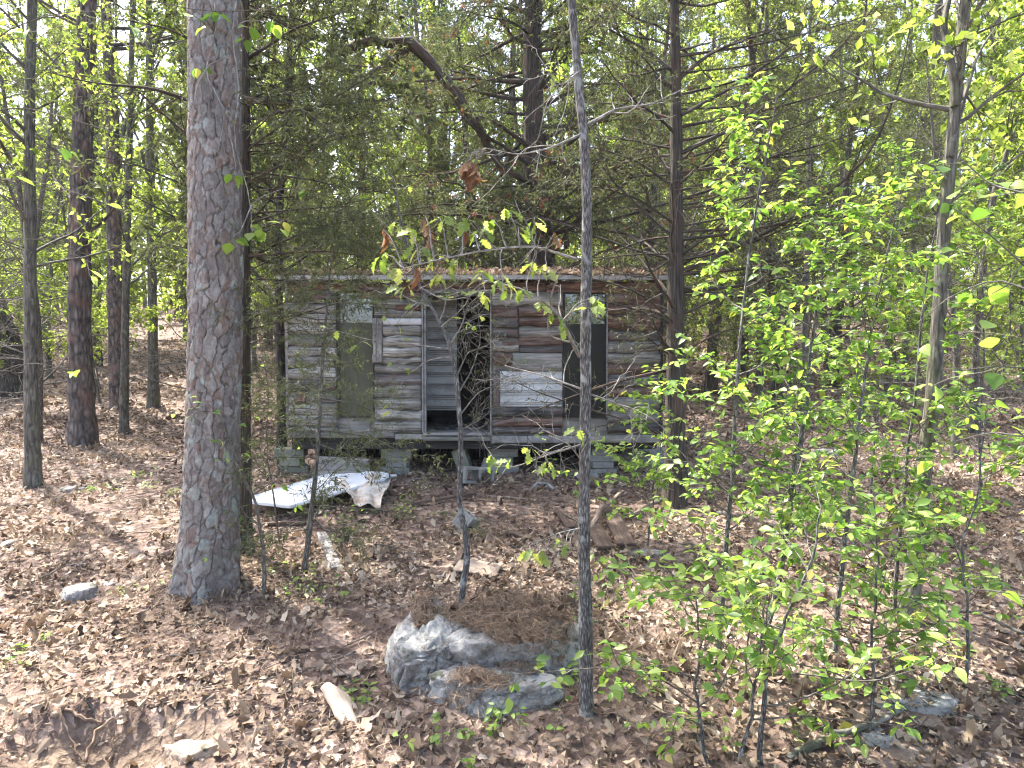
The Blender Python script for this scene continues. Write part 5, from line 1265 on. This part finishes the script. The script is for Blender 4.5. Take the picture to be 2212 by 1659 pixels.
def sapling(name, label, pts, r, nb, lmax, ns, per, L, kind, cap, bark=M_twig, tlo=.25, flat=.5, up=.02, extra=(), a0=45, a1=80, down=.25, cat='sapling', nt=None, r1=.3, bmat=None, matm=M_leaf_mass, extra_r=.006):
    stem = way(pts, 36); base = stem[0].copy(); root = empty(name, base, label, cat)
    mt, mbr = MB(), MB(); u = np.linspace(0, 1, 36); stem = stem + np.stack([n2(u * 7, u * 0 + pts[0][0], 1, 3), n2(u * 7, u * 0 + 9 + pts[0][0], 1, 4), 0 * u], -1) * .018
    Rt = r * (1 - (1 - r1) * u) + r * .3 * np.exp(-u * 25); tubes(mt, stem, Rt, 10, .5, False, .10)
    s, d, rr, tt, _ = spawn(stem[None], Rt[None], nb, tlo, 1.0, a0, a1, flat); P = polyl(s, d, lmax * (1.1 - .5 * tt) * (.5 + .7 * rng.random(nb)), 12, .11, up); R = taper(P, rr * .35 + .002, .3)
    if len(extra):
        E = np.array([way(e, 12) for e in extra]); P = np.concatenate([P, E]); R = np.concatenate([R, taper(E, np.full(len(E), extra_r), .3)])
    tubes(mbr, P, R, 5, rng.random(len(P)))
    s, d, rr, tt, _ = spawn(P, R, ns, .25, 1, 35, 65, flat); T = polyl(s, d, .10 + .22 * rng.random(len(s)), 5, .15, -.02); tubes(mbr, T, taper(T, rr * .6 + .001, .5), 3, rng.random(len(s)))
    mt.build('stem', bark, root); mbr.build('branches', bmat or M_twig, root)
    leaves_on(root, np.concatenate([T, P[:, 6:10][:, :5] if False else T]), per, L[0], L[1], kind, cap, down=down, matm=matm)
    return root
def bd(px, py): return gpt(px, py)[1]

# slim grey oak standing right of the boulder
d0 = bd(1264, 1545)
oak = empty('oak_tree', gpt(1264, 1545), 'slim straight grey-barked oak rising right of the boulder to the top', 'tree')
mt, mbr = MB(), MB(); stem = way([(1266, 1560, d0), (1264, 1300, d0), (1262, 1050, d0), (1263, 800, d0), (1268, 560, d0), (1262, 330, d0), (1245, 170, d0), (1230, 0, d0), (1215, -250, d0)], 90)
stem = stem + np.stack([n2(np.linspace(0, 9, 90), np.zeros(90), 1, 3), n2(np.linspace(0, 9, 90), np.ones(90), 1, 3), np.zeros(90)], -1) * .012
tubes(mt, stem, np.linspace(.040, .022, 90) + .014 * np.exp(-np.linspace(0, 1, 90) * 20), 20, .5, False, .13); mt.build('trunk', M_bark_oak, oak)
OL = [([(1252, 770, d0), (1232, 730, d0 - .1), (1215, 690, d0 - .15), (1180, 655, d0 - .2), (1130, 625, d0 - .2), (1090, 615, d0 - .1)], .014), ([(1268, 270, d0), (1330, 235, d0 + .1), (1410, 225, d0 + .2), (1480, 190, d0 + .3)], .010), ([(1255, 290, d0), (1190, 320, d0 - .1), (1120, 335, d0 - .2), (1050, 320, d0 - .2)], .008), ([(1255, 150, d0), (1220, 180, d0 - .1), (1185, 190, d0 - .2)], .006),
      ([(1255, 840, d0), (1170, 810, d0 + .1), (1090, 790, d0 + .3)], .007), ([(1258, 960, d0), (1190, 980, d0 - .1), (1110, 1010, d0 - .1), (1060, 1000, d0 - .1)], .007), ([(1270, 850, d0), (1330, 870, d0), (1400, 910, d0 + .2)], .006), ([(1262, 1140, d0), (1210, 1150, d0 - .1), (1150, 1175, d0 - .1)], .006), ([(1260, 1000, d0), (1230, 960, d0 - .1), (1185, 940, d0 - .1)], .006), ([(1245, 560, d0), (1150, 530, d0 - .2), (1050, 540, d0 - .3), (950, 560, d0 - .3), (870, 580, d0 - .3)], .009), ([(1090, 615, d0 - .1), (1010, 600, d0 - .1), (930, 590, d0)], .006)]
E = np.array([way(w, 14) for w, r in OL]); ER = taper(E, np.array([r for w, r in OL]), .3); tubes(mbr, E, ER, 7, rng.random(len(E)), False, .05)
s, d, rr, tt, ix = spawn(E, ER, 7, .15, 1, 35, 75, .8); S1 = polyl(s, d, .15 + .3 * rng.random(len(s)), 7, .2, 0); tubes(mbr, S1, taper(S1, rr * .5 + .001, .4), 4, rng.random(len(s)))
s, d, rr, tt, _ = spawn(S1, taper(S1, np.full(len(S1), .003), .4), 3, .2, 1, 30, 75, .9); T1 = polyl(s, d, .06 + .14 * rng.random(len(s)), 5, .22, 0); tubes(mbr, T1, taper(T1, np.full(len(s), .0016), .5), 3)
mbr.build('branches', M_twig_pale, oak)
def cluster(root, pts, meshes, n, L0, L1, spread=.05, name='leaf', droop=.7, limbs=None):
    P, D, N = [], [], []; tw = []
    for x, y, dd in pts:
        c = at(x, y, dd)
        if limbs is not None:
            q_ = limbs.reshape(-1, 3); a_ = q_[np.argmin(((q_ - c) ** 2).sum(1))]; u_ = np.linspace(0, 1, 7)[:, None]
            tw.append(a_ * (1 - u_) + c * u_ + np.array((0, 0, .12)) * np.sin(u_ * 3.14) * np.linalg.norm(c - a_) + rng.normal(size=(7, 3)) * .006 * np.sin(u_ * 3.14))
        for k in range(n):
            a = rng.random() * 6.283; P.append(c + rng.normal(size=3) * spread * .3); D.append((math.cos(a), math.sin(a), -droop + .35 * rng.normal())); N.append(rng.normal(size=3) * .4 + np.array((0, -.3, 1)))
    if tw:
        
        for t_ in tw:
            m_ = MB(); tubes(m_, t_, np.linspace(.004, .002, 7), 4, rng.random()); m_.build('twig', M_twig_pale, root)
    put(root, meshes, np.array(P), np.array(D), np.array(N), L0 + (L1 - L0) * rng.random(len(P)), name)
dk = d0 - .2
cluster(oak, [(1090, 612, dk), (1130, 622, dk), (1165, 655, dk), (1195, 672, dk), (1218, 705, dk), (1270, 660, dk), (1290, 650, dk), (1040, 590, dk), (1150, 570, dk), (1180, 575, dk), (1075, 600, dk), (1045, 630, dk), (1205, 130, dk), (1190, 155, dk), (1100, 990, dk), (1060, 985, dk), (1150, 970, dk), (1185, 1000, dk), (1140, 1195, dk), (1165, 1190, dk), (1215, 1170, dk), (1250, 930, dk), (1285, 640, dk)], OK_, 4, .06, .10, limbs=E)
cluster(oak, [(1155, 470, dk), (1100, 455, dk), (1060, 470, dk), (1000, 470, dk), (1040, 500, dk), (950, 470, dk), (905, 530, dk), (940, 545, dk), (985, 560, dk), (890, 500, dk), (860, 570, dk), (830, 550, dk), (1120, 490, dk), (880, 610, dk), (960, 590, dk)], OK_, 4, .07, .11, limbs=E)
cluster(oak, [(1008, 350, dk), (1018, 365, dk), (1012, 372, dk), (1198, 505, dk), (1012, 495, dk), (898, 575, dk), (918, 465, dk), (925, 490, dk), (828, 495, dk)], DL, 3, .07, .12, .04, 'dead_leaf', 2.2, limbs=E)
cluster(oak, [(1015, 345, dk), (1020, 360, dk)], DL, 5, .09, .15, .05, 'dead_leaf', 2.4, limbs=E)

# crooked sapling rising behind the boulder
d1 = bd(993, 1325)
crook = sapling('crooked_sapling', 'crooked thin bare sapling rising behind the boulder across the doorway', [(996, 1332, d1), (1004, 1230, d1), (1012, 1160, d1), (990, 1090, d1), (996, 1000, d1), (992, 880, d1), (985, 780, d1), (965, 715, d1), (940, 670, d1 + .1), (905, 620, d1 + .1), (880, 560, d1 + .1), (870, 500, d1 + .1), (850, 400, d1)], .026, 7, .5, 3, 1, (.06, .09), 'ok', 60, M_bark_oak, .6, matm=M_leaf_mass, bmat=M_twig_pale, r1=.35,
    extra=[[(985, 770, d1), (930, 775, d1), (880, 810, d1 + .1), (845, 860, d1 + .1), (820, 890, d1 + .1)], [(980, 755, d1), (900, 745, d1), (800, 735, d1), (730, 715, d1)], [(905, 620, d1), (960, 650, d1), (1020, 640, d1), (1060, 600, d1)]])
# tangle of bare twigs in the doorway: dead lower limbs of the sapling
mbr = MB(); E = np.array([way(w, 12) for w in ([(990, 850, d1), (1020, 800, d1 + .2), (1040, 730, d1 + .3), (1030, 670, d1 + .3), (1060, 640, d1 + .4)], [(992, 900, d1), (1030, 850, d1 + .2), (1070, 830, d1 + .4), (1110, 800, d1 + .5)], [(988, 810, d1), (1010, 760, d1 + .2), (1050, 750, d1 + .3), (1080, 720, d1 + .4)], [(994, 930, d1), (1040, 905, d1 + .3), (1080, 870, d1 + .4)], [(975, 740, d1), (1000, 700, d1 + .2), (1010, 660, d1 + .2), (1045, 630, d1 + .3)])])
ER = taper(E, np.full(len(E), .007), .3); tubes(mbr, E, ER, 5); S1, T1 = twiggy(mbr, E, ER, 11, 7, .3, .7, .14, 3, 1.0); mbr.build('dead_twigs', M_twig, crook)
ml = MB(); sprays(ml, T1[rng.random(len(T1)) < .25], 3, .03, .06, .008); ml.build('sprays', M_cedar_leaf, crook)

# forked sapling in front of the big pine
d2 = bd(572, 1290)
sapling('forked_sapling', 'thin bent grey sapling leaning across the foot of big pine', [(572, 1296, d2), (574, 1230, d2), (566, 1160, d2), (545, 1070, d2), (515, 1010, d2), (490, 940, d2), (462, 880, d2), (445, 840, d2), (435, 790, d2)], .017, 5, .4, 3, 1, (.05, .08), 'ov', 18, M_twig, .3, extra=[[(515, 1010, d2), (478, 900, d2 - .05), (450, 875, d2 - .1), (440, 855, d2 - .1)], [(545, 1070, d2), (590, 1040, d2), (640, 1060, d2)], [(570, 1180, d2), (500, 1185, d2), (460, 1190, d2)]])
d3 = bd(600, 1180)
sapling('thin_sapling', 'thin dark leafless stem left of the white sheet', [(606, 1185, d3), (598, 1120, d3), (585, 1040, d3), (572, 960, d3 + .1), (578, 860, d3 + .2), (560, 740, d3 + .2), (548, 640, d3 + .3)], .009, 9, .5, 3, 1, (.04, .07), 'ov', 20, M_twig, .2)
d3 = bd(528, 1150)
sapling('thin_sapling', 'thin dark stem right beside the big pine foot', [(528, 1150, d3), (522, 1050, d3), (520, 960, d3), (514, 880, d3), (520, 780, d3)], .018, 4, .4, 3, 0, (.04, .07), 'ov', 0, M_bark_dark, .3) if False else None

# leafy saplings crowding the right side
R_ = [
 ('tall thin leafy sapling right of the cedar trunk, pale grey stem', [(1548, 1405, 0), (1562, 1300, 0), (1572, 1150, 0), (1585, 1000, 0), (1592, 850, 0), (1605, 650, 0), (1625, 480, 0), (1655, 330, 0), (1680, 200, 0)], .019, 22, .55, 5, 2, 250),
 ('leaning leafy sapling with stem bending right amid the green thicket', [(1640, 1400, 0), (1672, 1300, 0), (1702, 1150, 0), (1712, 1040, 0), (1735, 900, 0), (1745, 780, 0), (1770, 620, 0), (1800, 480, 0)], .024, 24, .6, 5, 2, 260),
 ('low leafy sapling with bright branch reaching before the boulder', [(1522, 1650, 0), (1516, 1560, 0), (1505, 1480, 0), (1520, 1380, 0), (1500, 1290, 0)], .012, 9, .8, 5, 2, 230),
 ('low leafy sapling between two pale stems at the bottom', [(1600, 1652, 0), (1622, 1560, 0), (1635, 1480, 0), (1640, 1380, 0), (1660, 1260, 0)], .012, 9, .75, 5, 2, 230),
 ('bushy leafy sapling at the bottom, thick pale stem', [(1642, 1655, 0), (1640, 1560, 0), (1650, 1460, 0), (1690, 1350, 0), (1740, 1240, 0), (1770, 1120, 0)], .016, 10, .9, 5, 2, 240),
 ('leafy sapling crown filling the middle right before the forked tree', [(1800, 1420, 0), (1815, 1280, 0), (1825, 1120, 0), (1850, 950, 0), (1870, 780, 0), (1900, 620, 0), (1930, 480, 0)], .018, 24, .55, 5, 2, 260),
 ('leafy sapling close to the forked tree, leaves nearly at its trunk', [(1930, 1330, 0), (1935, 1200, 0), (1950, 1050, 0), (1975, 880, 0), (1990, 720, 0), (2010, 560, 0), (2030, 420, 0)], .018, 22, .6, 5, 2, 240),
 ('short leafy sapling below the cedar at the cabin corner', [(1400, 1190, 0), (1405, 1100, 0), (1420, 1010, 0), (1430, 930, 0), (1425, 850, 0)], .010, 13, .6, 5, 2, 200),
 ('leafy sapling in the lower right, leaves over the forest floor', [(1880, 1600, 0), (1890, 1480, 0), (1880, 1360, 0), (1900, 1220, 0), (1890, 1080, 0)], .012, 16, .55, 5, 2, 200),
 ('leafy sapling right of the forked tree low at the edge', [(2080, 1480, 0), (2090, 1350, 0), (2080, 1200, 0), (2110, 1050, 0), (2130, 900, 0)], .012, 16, .5, 5, 2, 200),
 ('thin leafy sapling standing behind the thicket near the sunny leaves', [(1720, 1120, 0), (1730, 980, 0), (1745, 850, 0), (1765, 700, 0), (1780, 560, 0), (1800, 430, 0)], .014, 20, .7, 5, 2, 200),
 ('thin leafy sapling farther back left of the forked tree', [(1880, 1100, 0), (1890, 950, 0), (1905, 800, 0), (1925, 640, 0), (1940, 480, 0), (1950, 340, 0)], .014, 20, .7, 5, 2, 200),
 ('leafy sapling farther back right of the forked tree', [(2120, 1080, 0), (2115, 900, 0), (2130, 740, 0), (2120, 580, 0), (2140, 420, 0)], .014, 20, .7, 5, 2, 200),
]
EX = {8: [[(1890, 1500, 0), (1800, 1450, -.1), (1700, 1430, -.2), (1600, 1440, -.25)], [(1885, 1400, 0), (1790, 1360, -.1), (1690, 1340, -.2)]], 1: [[(1690, 1220, 0), (1600, 1160, -.1), (1510, 1120, -.2), (1430, 1100, -.3)], [(1712, 1040, 0), (1620, 980, -.2), (1520, 950, -.3)]], 5: [[(1825, 1120, 0), (1740, 1060, -.2), (1650, 1040, -.3)], [(1850, 950, 0), (1760, 900, -.2), (1670, 860, -.3)], [(1820, 1250, 0), (1740, 1200, -.2), (1640, 1190, -.3)]],
      2: [[(1510, 1520, -.0), (1420, 1460, -.1), (1320, 1440, -.15), (1200, 1450, -.2), (1080, 1458, -.2)], [(1508, 1470, 0), (1440, 1440, -.1), (1370, 1420, -.1), (1290, 1400, -.1)]],
      7: [[(1405, 1080, 0), (1330, 1050, -.2), (1260, 1020, -.4), (1190, 1000, -.5), (1140, 995, -.6)], [(1410, 1040, 0), (1360, 1000, -.1), (1300, 960, -.1)], [(1400, 1130, 0), (1340, 1110, -.2), (1270, 1060, -.3)]],
      0: [[(1590, 900, 0), (1520, 880, -.1), (1460, 850, -.2), (1425, 830, -.2)], [(1580, 1050, 0), (1500, 1000, -.2), (1420, 990, -.3)]]}
for i, (lb, pts, r, nb, lm, ns, per, cap) in enumerate(R_):
    db = bd(*pts[0][:2])
    sapling('leafy_sapling', lb, [(x, y + (8 if k == 0 else 0), db + q) for k, (x, y, q) in enumerate(pts)], r, nb, lm * 1.22, ns + 1, per + (2 if i in (0, 1, 5, 6, 7, 10, 11) else 1), (.048, .090), 'ov', min(cap, 170), M_bark_oak, .22, .5, .03, extra=[[(x, y, db + q) for x, y, q in e] for e in EX.get(i, [])])
# near branches entering from the right edge
def overhang(name, label, pts, r, nb, lm, ns, per, L, kind, cap, **kw):
    return sapling(name, label, pts, r, nb, lm, ns, per, L, kind, cap, M_twig, .3, .6, -.01, **kw)
overhang('redbud_tree', 'broad-leaved young tree at the right edge with big soft leaves', [(2420, 1900, 2.75), (2400, 1400, 2.8), (2380, 1000, 2.8), (2340, 700, 2.8), (2280, 400, 2.9), (2250, 100, 3.0)], .018, 6, .4, 3, 1, (.06, .085), 'ht', 40, cat='tree',
    extra=[[(2360, 850, 2.8), (2260, 800, 2.7), (2150, 790, 2.7), (2080, 800, 2.7)], [(2340, 700, 2.8), (2220, 580, 2.6), (2130, 500, 2.5), (2060, 450, 2.5)], [(2385, 1050, 2.8), (2280, 960, 2.7), (2150, 930, 2.8), (2040, 960, 2.8)], [(2400, 1400, 2.8), (2280, 1310, 2.6), (2180, 1280, 2.5), (2080, 1270, 2.5)], [(2390, 1200, 2.8), (2290, 1130, 2.8), (2200, 1100, 2.8)], [(2350, 720, 2.8), (2260, 640, 3.0), (2150, 600, 3.2), (2050, 640, 3.3), (1980, 700, 3.4)], [(2280, 420, 2.9), (2220, 420, 3.0), (2140, 400, 3.1), (2060, 330, 3.2)]])
overhang('sweetgum_tree', 'young tree beyond the left edge reaching fresh leaves into the picture', [(-260, 1800, 4.4), (-240, 1300, 4.4), (-220, 800, 4.4), (-160, 300, 4.4), (-100, -150, 4.4)], .03, 6, .5, 2, 1, (.07, .11), 'ht', 40, cat='tree',
    extra=[[(-220, 750, 4.4), (-60, 560, 4.3), (60, 500, 4.3), (180, 560, 4.4), (250, 590, 4.4)], [(-190, 520, 4.4), (0, 380, 4.3), (120, 400, 4.3), (230, 440, 4.4), (340, 490, 4.4)], [(-150, 200, 4.4), (20, 60, 4.2), (150, 20, 4.1), (260, 30, 4.1), (330, 60, 4.1)], [(-150, 260, 4.4), (50, 230, 4.4), (200, 270, 4.4), (330, 320, 4.5)], [(-110, -100, 4.4), (120, -40, 4.2), (320, 0, 4.2), (460, 30, 4.3), (560, 20, 4.3)], [(-230, 900, 4.4), (-50, 820, 4.4), (60, 780, 4.5), (160, 800, 4.6)]])
cl = empty('grape_vine', at(470, 250, 5.75), 'thin bare vine with fresh leaves hanging down the big pine', 'vine')
mbr = MB(); E = np.array([way(w, 14) for w in ([(455, -60, 5.8), (470, 60, 5.75), (440, 160, 5.7), (490, 240, 5.7), (470, 330, 5.75)], [(520, -60, 5.8), (500, 80, 5.75), (520, 200, 5.7), (500, 300, 5.7), (540, 420, 5.8), (545, 500, 5.8)], [(500, 120, 5.75), (450, 140, 5.7), (420, 200, 5.7), (440, 260, 5.75)], [(500, 300, 5.75), (510, 360, 5.7), (505, 380, 5.7)], [(545, 440, 5.8), (520, 500, 5.7), (500, 515, 5.7)])])
tubes(mbr, E, taper(E, np.full(len(E), .007), .5), 5); mbr.build('stem', M_twig_pale, cl)
cluster(cl, [(505, 378, 5.7), (505, 515, 5.7), (560, 495, 5.75), (430, 150, 5.7), (455, 30, 5.7), (470, 25, 5.7), (540, 60, 5.75), (545, 500, 5.8), (530, 80, 5.75), (590, 50, 5.75), (610, 480, 5.8), (660, 410, 5.9)], HT, 3, .07, .12, limbs=E)
# twig with leaves at the top edge
# ------------------------------------------------------------------ low plants in the litter
pm = []
PL = [(190, 1065, 1), (270, 1040, 2), (330, 1060, 2), (370, 1070, 1), (620, 1300, 2), (655, 1270, 1.5), (600, 1240, 1), (700, 1300, 1), (880, 1110, 1), (735, 1150, 1.5), (720, 1180, 1), (965, 1625, 2.2), (1000, 1640, 1.6), (1135, 1590, 2), (1110, 1570, 1.5), (1030, 1600, .9), (770, 1520, 1.2), (755, 1500, .8), (50, 1405, 1.2), (20, 1445, .8), (350, 1270, 1), (275, 1275, .9), (1290, 1380, 2.4), (1310, 1300, 2), (1340, 1230, 1.6), (1270, 1330, 1.8), (1420, 1520, 1.4), (1480, 1600, 1.8), (1560, 1610, 1.6), (1720, 1600, 1.5), (1830, 1440, 1.2), (2010, 1460, 1.8), (2150, 1500, 1.5), (1960, 1480, 1.2), (2080, 1400, 1), (240, 1060, 1.2), (300, 1035, 1), (420, 1085, 1), (1760, 1240, 1.6), (1850, 1260, 1.4), (870, 1090, 1), (1230, 1480, 1.2)]
LM = [('the boulder', 1050, 1450), ('the big pine foot', 446, 1262), ('the pale squarish stone', 155, 1300), ('the soil pit', 262, 1612), ('the long flat stone', 1990, 1545), ('the slim oak foot', 1264, 1545), ('the white metal panel', 680, 1080), ('the forked tree foot', 1958, 1345), ('the left-edge trunk foot', 72, 1052), ('the curled bark piece', 733, 1552), ('the pale cut board', 1030, 1238)]
def _where(x, y):
    n_, a, b = min(LM, key=lambda m: (m[1] - x) ** 2 + (m[2] - y) ** 2); dx, dy = x - a, y - b
    w = ('right of ' if dx > 0 else 'left of ') if abs(dx) > abs(dy) else ('in front of ' if dy > 0 else 'behind ')
    return w + n_, dx * dx + dy * dy
_gr = {}
for x, y, s in PL: _gr.setdefault(_where(x, y)[0], []).append((_where(x, y)[1], x, y))
_od = {}
for k_, v_ in _gr.items():
    for j_, (_, x, y) in enumerate(sorted(v_)): _od[(x, y)] = ('low green seedling in the litter ' if len(v_) == 1 else ('nearest', 'second nearest', 'third nearest', 'fourth nearest', 'fifth nearest', 'sixth nearest', 'seventh nearest', 'eighth nearest', 'ninth nearest')[j_] + ' low green seedling ') + k_
for i, (x, y, s) in enumerate(PL):
    b = gpt(x, y); nst = 3 + int(rng.integers(3)); r = empty('ground_plant', b, _od[(x, y)], 'plant', 'seedlings in the leaf litter')
    s = s * (1.5 if 500 < x < 760 else 1); hgt = .09 * s * (.7 + .6 * rng.random()); S0 = b[None] + rng.normal(size=(nst, 3)) * np.array((.05 * s, .05 * s, 0)); S0[:, 2] = ground(S0[:, 0], S0[:, 1])
    P = polyl(S0, np.c_[rng.normal(size=(nst, 2)) * .5, np.ones(nst)], hgt * (.7 + .6 * rng.random(nst)), 6, .15, .05); m2 = MB(); tubes(m2, P, taper(P, np.full(nst, .0025), .5), 4); m2.build('stem', M_twig, r)
    p, d = along(P, 4, .35, 1.0); q = len(p); a = rng.random(q) * 6.283
    put(r, OV, p, np.c_[np.cos(a), np.sin(a), .1 * rng.normal(size=q)], rng.normal(size=(q, 3)) * .3 + np.array((0, -.1, 1)), .035 + .035 * rng.random(q))

# ------------------------------------------------------------------ thin haze volume added to lift dark tones and soften distant contrast
t = NT('added_haze')
pv = t.n('ShaderNodeVolumePrincipled', {'Color': (0.93, 0.95, 0.97, 1), 'Density': 0.0005, 'Anisotropy': 0.0})
t.t.links.new(pv.outputs[0], t.out.inputs['Volume'])
mb = MB(); box(mb, -330, 330, -170, 400, -3.0, 48.0)
tag(mb.build('haze', t.m, None, False), 'thin pale haze hanging through the whole wood', 'haze', kind='stuff')
